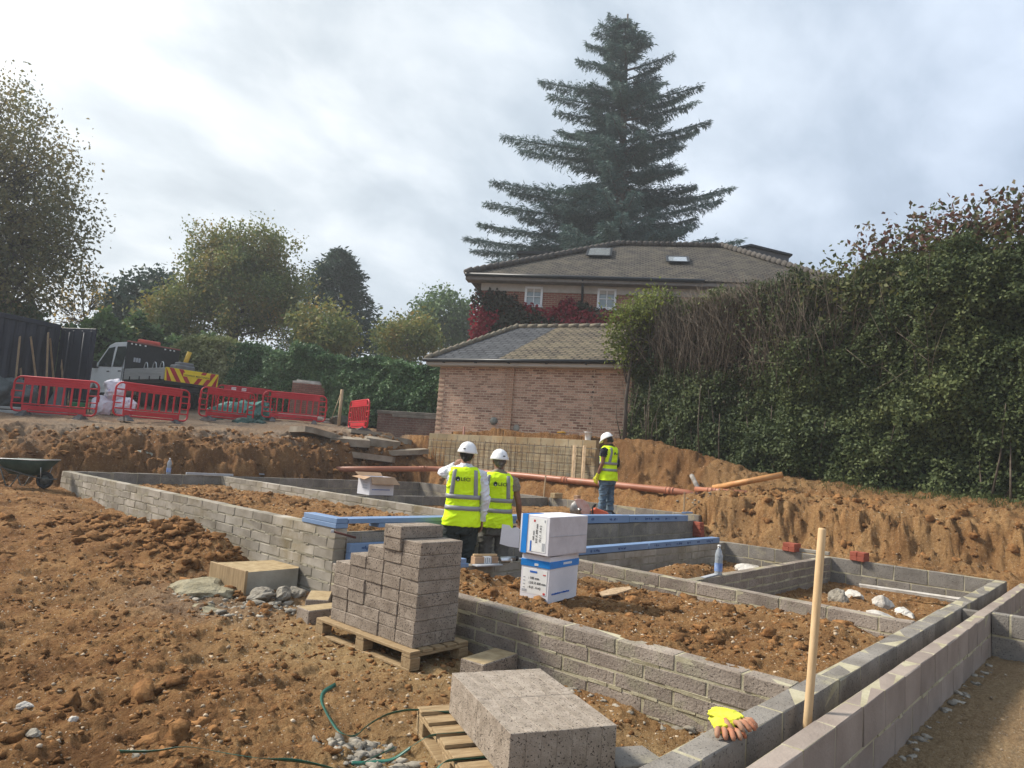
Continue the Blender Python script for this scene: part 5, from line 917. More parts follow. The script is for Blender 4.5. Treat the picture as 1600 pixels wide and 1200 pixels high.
def roofpart(nm, P, m, par, th=.07):
    # planar roof piece: P corners; local axes so that the brick texture follows the slope
    P = [np.array(p, float) for p in P]; o = P[0]; u = P[1]-P[0]; u /= np.linalg.norm(u); n = np.cross(u, P[-1]-P[0]); n /= np.linalg.norm(n); v = np.cross(n, u)
    Mx = Matrix(((u[0], -n[0], v[0], o[0]), (u[1], -n[1], v[1], o[1]), (u[2], -n[2], v[2], o[2]), (0, 0, 0, 1)))
    q = [((p-o)@u, (p-o)@v) for p in P]; mb = MB(); mb.prism(q, 0, th, 0, 'y'); ob = mb.build(nm, [m], par); ob.matrix_local = Mx; return ob
xs_ = 2.9; lo = (-.38, -.36, ev); ro = (GL+.35, -.36, ev); pk0 = (1.25, rd, rz_); pk1 = (GL+.35, rd, rz_)
roofpart('slate_roof', [lo, (2.05, -.36, ev), (2.75, rd, rz_), pk0], M_slate, G); roofpart('tiled_roof', [(2.055, -.36, ev), ro, pk1, (2.755, rd, rz_)], M_tileo, G)
roofpart('hip_roof', [(-.38, 6.2, ev), lo, pk0], M_slate, G); roofpart('rear_roof', [(GL+.35, 6.2, ev), (-.38, 6.2, ev), pk0, pk1], M_slate, G)
M_ridge = mat('ridge_tile', (.13, .11, .08), (.24, .205, .15), scale=5, rough=.9)
mb = MB(); A, B = np.array(lo), np.array(pk0)
for k in range(15): p = A+(B-A)*(k+.1)/15; q = A+(B-A)*(k+1.05)/15; mb.tube([p+(0, 0, .03), q+(0, 0, .06)], [.075, .095], 8)
for k in range(14): x = 1.25+k*(GL-.9)/14; mb.tube([(x, rd, rz_+.03), (x+(GL-.9)/14*1.03, rd, rz_+.045)], [.075, .09], 8)
mb.build('ridge_tiles', [M_ridge], G)
M_fasc = mat('fascia_white', (.40, .39, .36), (.47, .455, .42), scale=2, rough=.7); M_gut = mat('gutter_black', (.018, .02, .023), rough=.4)
mb = MB(); mb.box((GL/2, -.30, ev-.09), (GL+.7, .03, .11)); mb.box((GL/2, -.14, ev-.155), (GL+.6, .29, .02)); mb.build('fascia', [M_fasc], G); mb = MB(); mb.tube([(-.42, -.385, ev-.01), (GL+.4, -.385, ev+.0)], [(.06, .055)]*2, 10); [mb.box((x, -.36, ev-.05), (.05, .09, .08)) for x in (.3, 1.4, 2.5, 3.7, 4.9)]; mb.build('gutter', [M_gut], G)
t = thing('garden_wall', 'low old red brick wall between hedge and garage', 'wall', (13.6, 18.6, 2.0), math.atan2(-2.3, 1.25)); mb = MB(); mb.box((1.5, 0, .35), (2.1, .24, .8)); mb.build('bricks', [brickmat('old_red', (.15, .07, .055), (.10, .055, .045), (.16, .13, .1), .225, .075, .012)], t); mb = MB(); mb.box((1.5, 0, .80), (2.15, .28, .1), 0, .01); mb.box((1.7, -.02, .70), (1.5, .25, .09), 0, .01); mb.build('coping', [mat('coping', (.12, .11, .09), (.2, .18, .15))], t)
# ---------------------------------------------------------------- house behind
M_hbr = brickmat('house_brick', (.25, .085, .055), (.19, .07, .05), (.33, .26, .19), .225, .075, .011, 1, (.22, .10, .07)); M_htile = brickmat('house_tile', (.095, .082, .07), (.05, .046, .043), (.02, .018, .016), .22, .17, .032, 1, (.16, .14, .10), 'xz', .014)
ha = math.atan2(-5.87, 3.78); HL = 12.4
Hs = thing('brick_house', 'red brick house with hipped tile roof, creeper and white windows', 'house', (18.3, 18.5, 2.12), ha)
EH = 6.05
mb = MB(); mb.box((HL/2, .15, EH/2), (HL, .3, EH)); mb.build('front_wall', [M_hbr], Hs); mb = MB(); mb.box((.15, 4.2, EH/2), (.3, 7.8, EH)); mb.box((HL-.15, 4.2, EH/2), (.3, 7.8, EH)); mb.box((HL/2, 8.2, EH/2), (HL, .3, EH)); mb.build('rear_walls', [brickmat('house_brick_side', (.25, .085, .055), (.19, .07, .05), (.33, .26, .19), axes='yz')], Hs)
mb = MB(); mb.box((HL/2, -.015, EH-.12), (HL+.04, .06, .30)); mb.build('frieze', [mat('frieze', (.38, .35, .31), (.46, .43, .39))], Hs)
mb = MB(); mb.box((HL/2, -.24, EH+.04), (HL+1.1, .48, .05)); mb.box((HL/2, -.48, EH+.12), (HL+1.1, .03, .18)); mb.build('soffit', [mat('soffit_brown', (.16, .145, .13), (.22, .2, .18))], Hs); mb = MB(); mb.tube([(-.56, -.54, EH+.2), (HL*.66, -.54, EH+.2)], .07, 10); mb.build('gutter', [M_gut], Hs)
e0, e1, e2, e3 = (-.58, -.55, EH+.2), (HL+.58, -.55, EH+.2), (HL+.58, 8.8, EH+.2), (-.58, 8.8, EH+.2); r0, r1 = (5.0, 4.1, EH+2.95), (HL-3.1, 4.1, EH+2.95)
r0p = (4.35, 4.1, EH+3.0)
roofpart('front_roof', [e0, e1, r1, r0], M_htile, Hs); roofpart('hip_roof', [e3, e0, r0], M_htile, Hs); roofpart('hip_roof', [e1, e2, r1], M_htile, Hs); roofpart('rear_roof', [e2, e3, r0, r1], M_htile, Hs)
mb = MB()
for A, B, n in ((e0, r0, 26), (e1, r1, 24), (r0, r1, 18)):
    A = np.array(A); B = np.array(B)
    for k in range(n): mb.tube([A+(B-A)*k/n+(0, 0, .07), A+(B-A)*(k+1.04)/n+(0, 0, .11)], [.10, .13], 7)
mb.build('ridge_tiles', [mat('hip_tile', (.055, .048, .043), (.10, .088, .076))], Hs)
M_wframe = mat('window_white', (.66, .67, .67), (.72, .73, .73), scale=2, rough=.4); M_pane = mat('window_pane', (.20, .25, .26), (.30, .35, .36), scale=2, rough=.12, spec=.6)
def window(x, z, w, h):
    mb = MB()
    for c, d in (((x, -.02, z+h/2-.04), (w, .09, .08)), ((x, -.02, z-h/2+.04), (w, .09, .08)), ((x-w/2+.04, -.02, z), (.08, .09, h)), ((x+w/2-.04, -.02, z), (.08, .09, h)), ((x, -.025, z), (.035, .05, h-.16)), ((x, -.025, z), (w-.16, .048, .03))): mb.box(c, d, 0, .006)
    f = mb.build('window', [M_wframe], Hs); mb = MB(); mb.box((x, -.004, z), (w-.14, .02, h-.14)); mb.build('pane', [M_pane], f); mb = MB(); mb.box((x, -.05, z-h/2-.02), (w+.08, .14, .04), 0, .006); mb.build('sill', [M_wframe], f)
window(2.02, 5.60, .68, .76); window(4.75, 5.60, .70, .78)
mb = MB(); mb.tube([(3.85, -.5, EH+.15), (3.85, -.2, EH-.25), (3.85, -.09, EH-.4), (3.85, -.09, 0)], .045, 10); mb.build('drainpipe', [M_gut], Hs)
sl_n = Vector((0, -2.75, 4.65)).normalized(); sa = math.atan2(2.75, 4.65)
for x, y, w, h in ((4.25, 2.55, .95, 1.35), (7.35, 1.75, .80, .85)):
    z = EH+.2+(y+.55)*2.75/4.65; mb = MB(); T = TM((x, y, z+.10), (sa, 0, 0))
    for c, d in (((0, h/2, .02), (w, .09, .05)), ((0, -h/2, .02), (w, .09, .05)), ((-w/2, 0, .02), (.09, h, .05)), ((w/2, 0, .02), (.09, h, .05))): mb.box(c, d, 0, .01, T=T)
    f = mb.build('skylight', [mat('skylight_frame', (.02, .022, .025), rough=.4)], Hs); mb = MB(); mb.box((0, 0, .015), (w-.1, h-.1, .03), 0, 0, T=T); mb.build('pane', [mat('skylight_glass', (.50, .53, .55), rough=.05, spec=1.0, metal=.6)], f)
mb = MB(); mb.box((1.6, 4.6, EH+1.9), (1.7, 1.6, .9)); dm = mb.build('dormer', [mat('dormer_lead', (.06, .065, .07))], Hs); mb = MB(); mb.box((1.6, 4.6, EH+2.4), (2.0, 1.9, .12)); mb.build('dormer_roof', [mat('dormer_roof', (.035, .037, .04))], dm)
t = thing('grey_building', 'grey flat gabled roof of a building beyond the right hedge', 'building', (30.5, 13.4, 3), math.radians(-52)); mb = MB(); mb.prism([(-1.5, 0), (-1.5, 8.85), (0.1, 9.25), (1.9, 8.9), (1.9, 0)], 0, 5, 0, 'y'); mb.build('walls', [mat('zinc_grey', (.075, .085, .10), (.10, .11, .13), scale=1)], t); mb = MB(); mb.prism([(-1.6, 8.83), (0.1, 9.27), (2.0, 8.9), (2.0, 8.97), (.1, 9.36), (-1.6, 8.9)], -.2, 5.2, 0, 'y'); mb.build('roof', [mat('zinc_dark', (.03, .033, .04))], t)
# ---------------------------------------------------------------- foliage
def leaf_quads(P, S, r, asp=.55, D=None, droop=0.0, nrm=None, spread=1.0):
    k = len(P)
    if D is None: D = r.normal(0, 1, (k, 3)); D[:, 2] -= droop
    D = D/np.linalg.norm(D, axis=1)[:, None]
    if nrm is None: nv = r.normal(0, 1, (k, 3))
    else: nv = nrm+r.normal(0, spread, (k, 3))
    w = np.cross(D, nv); w /= np.linalg.norm(w, axis=1)[:, None]+1e-9
    S = np.asarray(S)[:, None]; up = np.cross(w, D)*S*.12
    V = np.stack([P, P+D*S*.5+w*S*asp*.5+up, P+D*S, P+D*S*.5-w*S*asp*.5+up], 1).reshape(-1, 3)
    return V, np.arange(4*k).reshape(-1, 4)
def part_leaves(name, P, S, m, par, seed, **kw):
    V, Q = leaf_quads(P, S, np.random.default_rng(seed), **kw); org = np.array(par.location) if par else 0
    return fast_mesh(name, V-org, Q, m, par)
M_bark = mat('bark_grey', (.05, .042, .034), (.12, .10, .085), scale=6, stretch=(1, 1, .3), rough=.95, bump=.5, bscale=20)
M_twig = mat('bare_twig', (.06, .046, .034), (.15, .12, .092), scale=8, rough=.9, island=.35)
def dir2(px, py): # unit direction of a picture point
    d = F_+R_*((px-800)/1084.3)-U_*((py-600)/1084.3); return np.array(d)
CAM0 = np.array((0, 0, 1.6))
def at(px, py, d): return CAM0+dir2(px, py)*d
def tree(label, base, top, crown, m, nclus, nleaf, size, seed, limbs=26, trunk_r=.2, spread=.35, shell=.5, group='trees around the plot', rough=.35, bare=0, name='broadleaf_tree', twigs=0, asp=.6, hole=.0, droop=.3):
    # crown = list of (centre xyz, radii xyz)
    r = np.random.default_rng(seed); base = np.array(base, float); t = thing(name, label, 'tree', tuple(base), 0, group)
    C = []
    vol = np.array([np.prod(c[1]) for c in crown]); vol = vol/vol.sum()
    for (c, rad), w in zip(crown, vol):
        n = max(6, int(nclus*w)); d = r.normal(0, 1, (n, 3)); d /= np.linalg.norm(d, axis=1)[:, None]
        rr = r.uniform(shell, 1.0, n)**.6; nz = 1+rough*fbm(d[:, 0]*2.3+seed+d[:, 2]*1.3, d[:, 1]*2.3+d[:, 2]*1.7, 3, seed)
        C.append(np.array(c)+d*np.array(rad)*(rr*nz)[:, None])
    C = np.concatenate(C)
    if hole: C = C[fbm(C[:, 0]*.9+C[:, 2]*.35, C[:, 1]*.9-C[:, 2]*.8, 3, seed+5) > -hole]
    top = np.array(top, float); mb = MB(); q = [base-(0, 0, .4), base+(top-base)*.35+r.normal(0, .1, 3), base+(top-base)*.7+r.normal(0, .15, 3), top]; mb.tube(np.array(q)-base, [trunk_r*1.25, trunk_r, trunk_r*.55, trunk_r*.12], 9); mb.build('trunk', [M_bark], t)
    mb = MB(); ix = r.permutation(len(C))[:limbs]
    for i in ix:
        f = np.clip((C[i][2]-base[2])/(top[2]-base[2])*r.uniform(.55, .85), .12, .9); s = base+(top-base)*f; e = C[i]; mid = (s+e)/2+np.array((0, 0, -.08*np.linalg.norm(e-s)))+r.normal(0, .15, 3); rr = trunk_r*.38*(1-f*.6); mb.tube(np.array([s, mid, e])-base, [rr, rr*.55, rr*.1], 5)
    for i in r.permutation(len(C))[:twigs]:
        e = C[i]; k = ix[np.argmin(np.linalg.norm(C[ix]-e, axis=1))]; s = (C[k]+base+(top-base)*.5)/2; o_ = e+(e-crown[0][0])*.10; mb.tube(np.array([s, (s+e)/2+r.normal(0, .1, 3), o_])-base, [.03, .018, .006], 4)
    mb.build('limbs', [M_bark], t)
    P = np.repeat(C, nleaf, 0)+r.normal(0, spread, (len(C)*nleaf, 3)); S = size*r.uniform(.6, 1.35, len(P))
    part_leaves('crown', P, S, m, t, seed+1, asp=asp, droop=droop); return t
L_aut = leafmat('leaf_autumn', [(0.072, 0.117, 0.042), (0.117, 0.169, 0.055), (0.182, 0.208, 0.065), (0.260, 0.221, 0.065), (0.351, 0.208, 0.065)]); L_olive = leafmat('leaf_olive', [(0.058, 0.078, 0.043), (0.127, 0.137, 0.062), (0.215, 0.186, 0.078), (0.312, 0.234, 0.098)], .4)
L_dark = leafmat('leaf_dark', [(0.022, 0.045, 0.034), (0.045, 0.078, 0.053), (0.071, 0.108, 0.071)], .2); L_green = leafmat('leaf_green', [(0.043, 0.082, 0.035), (0.098, 0.161, 0.060), (0.161, 0.238, 0.086)], .3); L_yg = leafmat('leaf_yellowgreen', [(.07, .09, .02), (.14, .17, .035), (.22, .25, .06)], .4); L_yel = leafmat('leaf_yellow', [(0.208, 0.169, 0.052), (0.338, 0.247, 0.078), (0.416, 0.312, 0.117)], .4)
def px_r(px, d): return px/1084.3*d
# big half-bare tree at the left edge
c = at(-62, 305, 27)
tree('large thinning autumn tree rising behind the container at the left edge', at(-40, 560, 27)+np.array((0, 0, -1)), at(-25, 120, 27), [(c, (4.6, 4.6, 5.0)), (at(5, 415, 27), (3.5, 3.5, 2.4)), (at(-85, 215, 27), (3.4, 3.4, 3.8)), (at(60, 360, 27), (1.8, 1.8, 1.6))], L_olive, 1350, 46, .15, 11, 60, .28, .34, .25, twigs=520, rough=.36, hole=.30)
tree('small sparse yellowing tree beside the container', at(128, 560, 33), at(128, 440, 33), [(at(128, 475, 33), (1.2, 1.2, 1.4))], L_yel, 90, 12, .16, 12, 26, .07, .25, .2, twigs=60, hole=.1)
tree('dark evergreen left of the broad autumn tree', at(205, 580, 41), at(215, 440, 41), [(at(215, 500, 41), (2.0, 2.0, 2.3)), (at(180, 520, 41), (1.2, 1.2, 1.6)), (at(245, 470, 42), (1.6, 1.6, 2.0))], L_dark, 330, 26, .3, 13, 20, .2, .35, .4, rough=.4)
tree('broad autumn tree with browning leaves behind the truck', at(365, 580, 37), at(360, 350, 37), [(at(372, 455, 37), (3.0, 3.0, 2.8)), (at(315, 490, 36.5), (2.0, 2.0, 2.0)), (at(440, 470, 37), (1.6, 1.6, 2.2)), (at(345, 410, 37), (1.8, 1.8, 1.6)), (at(410, 395, 37), (1.7, 1.7, 1.5)), (at(285, 455, 37), (1.0, 1.0, 1.2))], L_aut, 900, 70, .16, 14, 44, .26, .30, .4, twigs=120, hole=.30, rough=.6)
tree('dark ochre shrub tree low behind the truck cab', at(250, 590, 35), at(255, 480, 35), [(at(250, 510, 35), (1.2, 1.2, 1.7))], L_aut, 110, 30, .2, 15, 16, .1, .3, .4)
tree('green-yellow small tree above the dark hedge', at(508, 600, 33), at(508, 495, 33), [(at(508, 520, 33), (1.5, 1.5, 1.3))], L_aut, 130, 36, .19, 16, 14, .1, .28, .4)
tree('rounded brownish tree left of the house', at(640, 600, 38), at(640, 500, 38), [(at(640, 530, 38), (1.8, 1.8, 1.2))], L_aut, 150, 36, .2, 17, 14, .12, .3, .4)
tree('rounded green oak left of the house creeper', at(690, 620, 52), at(690, 465, 52), [(at(690, 500, 52), (2.5, 2.5, 2.0)), (at(720, 520, 52), (1.7, 1.7, 2))], L_green, 260, 36, .28, 18, 18, .2, .35, .4, hole=.42)
tree('small hazy tree left of the rounded brownish one', at(598, 600, 46), at(600, 520, 46), [(at(603, 535, 46), (1.2, 1.2, 1.0))], L_green, 80, 30, .22, 19, 8, .1, .3, .4)
def conifer(label, base, topz, prof, m, seed, n, size, group='trees around the plot'):
    r = np.random.default_rng(seed); base = np.array(base, float); t = thing('conifer_tree', label, 'tree', tuple(base), 0, group); h = topz-base[2]
    mb = MB(); mb.tube([(0, 0, -.3), (0, 0, h*.5), (0, 0, h)], [.25, .15, .02], 8); mb.build('trunk', [M_bark], t)
    P = []; D = []
    for k in range(n):
        f = r.uniform(.05, 1)**.85; a = r.uniform(0, 6.28); L = np.interp(f, *prof)*r.uniform(.75, 1.08); m_ = 34; s = r.uniform(.25, 1, m_)
        d = np.array((math.cos(a), math.sin(a), .35)); q = base+np.array((0, 0, f*h))+d*L*s[:, None]+r.normal(0, .16, (m_, 3)); P.append(q); D.append(np.tile(d+np.array((0, 0, -.3)), (m_, 1))+r.normal(0, .5, (m_, 3)))
    P = np.concatenate(P); D = np.concatenate(D); part_leaves('crown', P, size*r.uniform(.6, 1.3, len(P)), m, t, seed, D=D, asp=.3); return t
b = at(512, 600, 46); b[2] = 3.5; tz = at(500, 388, 46)[2]
conifer('dark pointed conifer behind the broad autumn tree', b, tz, ([0, .3, .6, .85, 1], [3.6, 3.5, 2.8, 1.5, .2]), L_dark, 31, 620, .36)
# tall cedar
L_ced = leafmat('cedar_needles', [(0.039, 0.076, 0.073), (0.068, 0.125, 0.111), (0.120, 0.193, 0.159)], .15)
def cedar():
    r = np.random.default_rng(5); d0 = 44; base = at(962, 560, d0); base[2] = 3.0; top = at(981, 22, d0); t = thing('cedar_tree', 'huge dark cedar towering behind the house', 'tree', tuple(base), 0, 'trees around the plot')
    ax = lambda z: base+(top-base)*((z-base[2])/(top[2]-base[2])); mb = MB(); zs = np.linspace(base[2]-.3, top[2], 9); mb.tube([ax(z)-base+np.array((.0, 0, 0)) for z in zs], np.linspace(.62, .05, 9)**1.0, 10); mb.build('trunk', [M_bark], t)
    br = []; Rv = np.array(R_); Fv = np.array((F_.x, F_.y, 0))
    tips = [(-235, 372), (-225, 392), (-195, 410), (-215, 350), (-205, 318), (-195, 284), (-165, 300), (-150, 340), (-176, 214), (-150, 235), (-118, 128), (-105, 150), (-95, 175), (-90, 205), (-60, 95), (-45, 70), (-35, 50), (-25, 38), (35, 48), (48, 66), (60, 105), (84, 86), (70, 128), (128, 134), (118, 160), (100, 150), (142, 190), (120, 205), (100, 228), (85, 255), (176, 293), (160, 312), (120, 340), (100, 360), (70, 300), (150, 372), (190, 376), (230, 392), (110, 392), (-130, 385), (-100, 330), (60, 220), (-70, 260), (-60, 140), (15, 28), (-12, 26), (25, 38)]
    for px, py in tips:
        e = at(965+px, py, d0+r.uniform(-1.5, 1.5)); lift = (30 if px > 0 else 18)*(.4+abs(px)/200); s = ax(np.clip(at(965, min(py+lift, 395), d0)[2], base[2]+2, top[2]-.6)); br.append((s, e))
    for k in range(240):
        z = base[2]+4+(top[2]-base[2]-5)*r.uniform(0, 1)**1.1; f = (z-base[2])/(top[2]-base[2]); L = np.interp(f, [0, .25, .5, .75, .9, 1], [8.2, 7.4, 5.6, 3.8, 2.0, .5])*r.uniform(.5, .9); a = r.uniform(0, 6.28); s = ax(z); br.append((s, s+np.array((math.cos(a)*L, math.sin(a)*L, L*r.uniform(-.05, .28)))))
    mb = MB(); P = []; D = []; S = []
    for s, e in br:
        v = e-s; L = np.linalg.norm(v); h = v.copy(); h[2] = 0; h /= np.linalg.norm(h)+1e-6; sd = np.array((-h[1], h[0], 0)); mid = (s+e)/2-np.array((0, 0, L*.055)); q = lambda u: (1-u)**2*s+2*u*(1-u)*mid+u*u*e
        us = np.linspace(0, 1, 5); mb.tube(np.array([q(u) for u in us])-base, np.linspace(.05+.011*L, .012, 5), 5)
        ns = int(6+L*8)
        for u in np.linspace(.18, 1, ns):
            c = q(u); wl = (.25+.23*L*(1-u)**.75)*r.uniform(.45, 1.1)
            for sg in (-1, 1):
                dv = sd*sg*r.uniform(.6, 1)+h*r.uniform(.5, .9)+np.array((0, 0, r.uniform(-.30, .14))); n = int(8+wl*20); ff = r.uniform(0, 1, n); pp = c+dv*wl*ff[:, None]+r.normal(0, .05, (n, 3)); P.append(pp); D.append(np.tile(dv, (n, 1))+np.array((0, 0, -.45))+r.normal(0, .4, (n, 3))); S.append(r.uniform(.13, .36, n))
    mb.build('limbs', [M_bark], t); P = np.concatenate(P); D = np.concatenate(D); S = np.concatenate(S); part_leaves('crown', P, S, L_ced, t, 8, D=D, asp=.17)
cedar()
# ---------------------------------------------------------------- hedges
M_core = mat('hedge_core', (.008, .010, .006), (.022, .022, .013), scale=3, rough=1, spec=0)  # near-black core added inside hedges so no light passes between the leaves
def hedge(name, label, pts, m, core, n, size, seed, depth=.5, noise=.35, cat='hedge', group=None, back=1.6, topn=.25, topshare=.22, base0=None, droop=.2, den=None):
    # pts: list of (x, y, zbase, ztop) along the front foot line; leaves fill a shell over front and top
    r = np.random.default_rng(seed); pts = np.array(pts, float); org = pts[0, :3].copy(); t = thing(name, label, cat, tuple(org), 0, group)
    seg = np.linalg.norm(np.diff(pts[:, :2], axis=0), axis=1); s = np.concatenate([[0], np.cumsum(seg)]); L = s[-1]
    def fr(u): return np.stack([np.interp(u, s, pts[:, i]) for i in range(4)], -1)
    tx = np.gradient(pts[:, 0]); ty = np.gradient(pts[:, 1]); nl = np.hypot(tx, ty); nx, ny = -ty/nl, tx/nl   # left of travel = away from viewer if ordered that way
    def nrm(u): return np.stack([np.interp(u, s, nx), np.interp(u, s, ny)], -1)
    def off(u, v): return noise*fbm(u*.8+seed, v*.9, 4, seed)
    # solid core added behind the leaves to block light
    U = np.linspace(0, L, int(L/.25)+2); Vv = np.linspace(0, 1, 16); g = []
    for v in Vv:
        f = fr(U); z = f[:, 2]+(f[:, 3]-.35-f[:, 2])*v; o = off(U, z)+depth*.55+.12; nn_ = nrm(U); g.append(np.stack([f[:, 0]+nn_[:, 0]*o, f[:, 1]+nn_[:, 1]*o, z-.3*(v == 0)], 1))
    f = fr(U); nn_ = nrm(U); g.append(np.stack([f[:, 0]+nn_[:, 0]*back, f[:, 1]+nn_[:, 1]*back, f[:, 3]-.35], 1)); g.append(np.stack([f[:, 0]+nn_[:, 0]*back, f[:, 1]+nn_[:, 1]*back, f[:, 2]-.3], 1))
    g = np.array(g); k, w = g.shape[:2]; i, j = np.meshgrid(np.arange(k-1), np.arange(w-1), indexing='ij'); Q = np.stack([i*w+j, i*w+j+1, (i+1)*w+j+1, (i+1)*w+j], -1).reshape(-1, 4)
    fast_mesh('light_block_core', g.reshape(-1, 3)-org, Q, core, t)
    nf = int(n*(1-topshare)); u = r.uniform(0, L, nf); v = r.uniform(0, 1, nf)**.95
    if den is not None: ok = r.uniform(0, 1, nf) < den(u/L, v); u = u[ok]; v = v[ok]
    f = fr(u); tn = topn*fbm(u*1.5, u*0+seed, 3, seed+2)*1.4; z = f[:, 2]+(f[:, 3]+tn-f[:, 2])*v; o = off(u, z)+depth*r.uniform(-.1, 1, len(u))**1.6; nn_ = nrm(u); o += (np.clip(v-.9, 0, 1)*4)**2*.3
    cl = fbm(u*3.1, z*3.1, 3, seed+9); o -= .16*cl; P1 = np.stack([f[:, 0]+nn_[:, 0]*o, f[:, 1]+nn_[:, 1]*o, z], 1); N1 = np.stack([-nn_[:, 0], -nn_[:, 1], np.full(len(u), .4)], 1)
    nt_ = n-nf; u = r.uniform(0, L, nt_); f = fr(u); tn = topn*fbm(u*1.5, u*0+seed, 3, seed+2)*1.4; o = r.uniform(.1, back, nt_); nn_ = nrm(u); z = f[:, 3]+tn+.25*fbm(u*2.2, o*2, 3, seed+4)-r.uniform(0, .35, nt_)
    P2 = np.stack([f[:, 0]+nn_[:, 0]*o, f[:, 1]+nn_[:, 1]*o, z], 1); N2 = np.tile((0, 0, 1.), (nt_, 1))
    P = np.concatenate([P1, P2]); N = np.concatenate([N1, N2]); part_leaves('foliage', P, size*r.uniform(.55, 1.35, len(P)), m, t, seed+3, nrm=N*1.2, spread=.8, droop=droop, asp=.6)
    return t, fr, nrm, L
L_ivy = leafmat('leaf_ivy', [(0.029, 0.064, 0.029), (0.064, 0.127, 0.053), (0.115, 0.202, 0.086), (0.216, 0.302, 0.144)], .2, .6); L_var = leafmat('leaf_variegated', [(0.110, 0.143, 0.044), (0.242, 0.264, 0.110), (0.418, 0.418, 0.242)], .3); L_hed = leafmat('leaf_hedge', [(0.037, 0.049, 0.019), (0.074, 0.091, 0.032), (0.136, 0.144, 0.048), (0.232, 0.211, 0.070)], .25, .6); L_hed2 = leafmat('leaf_hedge_dark', [(0.030, 0.048, 0.021), (0.059, 0.084, 0.030), (0.112, 0.138, 0.050), (0.181, 0.198, 0.068)], .25, .62); L_red = leafmat('leaf_reddish', [(0.075, 0.045, 0.038), (0.150, 0.068, 0.053), (0.075, 0.105, 0.045), (0.195, 0.075, 0.060)], .3)
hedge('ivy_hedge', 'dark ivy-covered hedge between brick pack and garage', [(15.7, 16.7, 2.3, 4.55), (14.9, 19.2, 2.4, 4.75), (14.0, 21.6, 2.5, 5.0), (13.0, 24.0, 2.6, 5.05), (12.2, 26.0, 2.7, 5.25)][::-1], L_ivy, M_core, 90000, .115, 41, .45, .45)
hedge('variegated_hedge', 'pale variegated hedge behind the truck tailgate', [(12.35, 25.6, 2.7, 5.25), (11.7, 27.0, 2.75, 5.45), (11.0, 28.3, 2.8, 5.2)][::-1], L_var, mat('var_core', (.06, .07, .03), (.1, .11, .05)), 11000, .13, 42, .4, .35)
hedge('background_hedge', 'dark greenery behind the container and truck', [(-6, 31.5, 3, 5.4), (6.0, 32.0, 3, 5.7), (11, 32.5, 3, 6.2), (17, 31.5, 3, 5.8)], L_green, M_core, 26000, .24, 43, .6, .8, topn=.8)
def dR(u, v):  # thinner where the right hedge has died back
    top = np.exp(-((u-.17)/.17)**2); return np.clip(1-.92*top*ss(.40, .62, v)-.25*top*ss(.2, .4, v), .06, 1)
hpts = [(16.15, 10.35, 2.25, 6.15), (15.75, 9.2, 2.2, 6.0), (15.35, 7.5, 1.9, 6.05), (15.2, 6.0, 1.65, 6.1), (15.15, 4.6, 1.55, 6.0), (15.1, 3.2, 1.5, 6.1), (15.1, 1.6, 1.5, 6.3), (15.1, -1.0, 1.5, 6.6), (15.3, -4, 1.5, 6.8)]
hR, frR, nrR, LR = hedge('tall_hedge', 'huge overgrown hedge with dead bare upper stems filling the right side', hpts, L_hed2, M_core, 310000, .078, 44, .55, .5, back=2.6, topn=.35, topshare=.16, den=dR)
r = np.random.default_rng(61); mb = MB(); org = np.array(hR.location)
for k in range(1700):
    u = np.clip(r.normal(.19, .13), .0, .62)*LR; f = frR(np.array([u]))[0]; n_ = nrR(np.array([u]))[0]; v0 = r.uniform(.42, .85); z0 = f[2]+(f[3]-f[2])*v0; ln = r.uniform(.5, 1.7); o = r.uniform(-.15, .5)+.5*float(fbm(np.array([u*.8+44]), np.array([z0*.9]), 4, 44)[0]); z1 = min(z0+ln, f[3]+r.uniform(-.1, .28)); td = r.normal(0, .3)
    p0 = np.array((f[0]+n_[0]*o, f[1]+n_[1]*o, z0)); p2 = np.array((f[0]+n_[0]*(o-.05), f[1]+n_[1]*(o-.05)+td*ln, z1)); p1 = (p0+p2)/2+r.normal(0, .06, 3); mb.tube(np.array([p0, p1, p2])-org, [.007, .0055, .0025], 3); p3 = p1+(p2-p1)*r.uniform(.6, 1)+np.array((r.normal(0, .08), r.normal(0, .28), 0))*ln; mb.tube(np.array([p1, p3])-org, [.005, .002], 3)
for k in range(60):
    u = r.uniform(.0, 1)**1.8*LR*.75; f = frR(np.array([u]))[0]; n_ = nrR(np.array([u]))[0]; o = r.uniform(-.1, .35); p0 = np.array((f[0]+n_[0]*o, f[1]+n_[1]*o, f[2]-.1)); p1 = p0+np.array((r.normal(0, .06), r.normal(0, .2), r.uniform(.8, 1.9))); mb.tube(np.array([p0, (p0+p1)/2+r.normal(0, .05, 3), p1])-org, [.022, .016, .008], 4)
for k in range(24):
    u = r.uniform(.35, .85)*LR; f = frR(np.array([u]))[0]; z = f[2]+(f[3]-f[2])*r.uniform(.45, .95); a = np.array((f[0]-.12, f[1], z)); ln = r.uniform(.4, 1.3); sg = r.choice([-1, 1]); mb.tube(np.array([a, a+(-.12, sg*ln*.4, -ln*.35), a+(-.1, sg*ln*.9, -ln*r.uniform(.1, .9))])-org, [.006, .005, .003], 3)
mb.build('bare_stems', [M_twig], hR)
pt_ = []
r2 = np.random.default_rng(66)
for k in range(26000):
    pass
u = r2.normal(.17, .13, 11000).clip(0, .5)*LR; f = frR(u); n_ = nrR(u); v = r2.uniform(.3, 1.0, len(u)); o = r2.uniform(.15, .75, len(u)); P = np.stack([f[:, 0]+n_[:, 0]*o, f[:, 1]+n_[:, 1]*o, f[:, 2]+(f[:, 3]-f[:, 2])*v], 1)
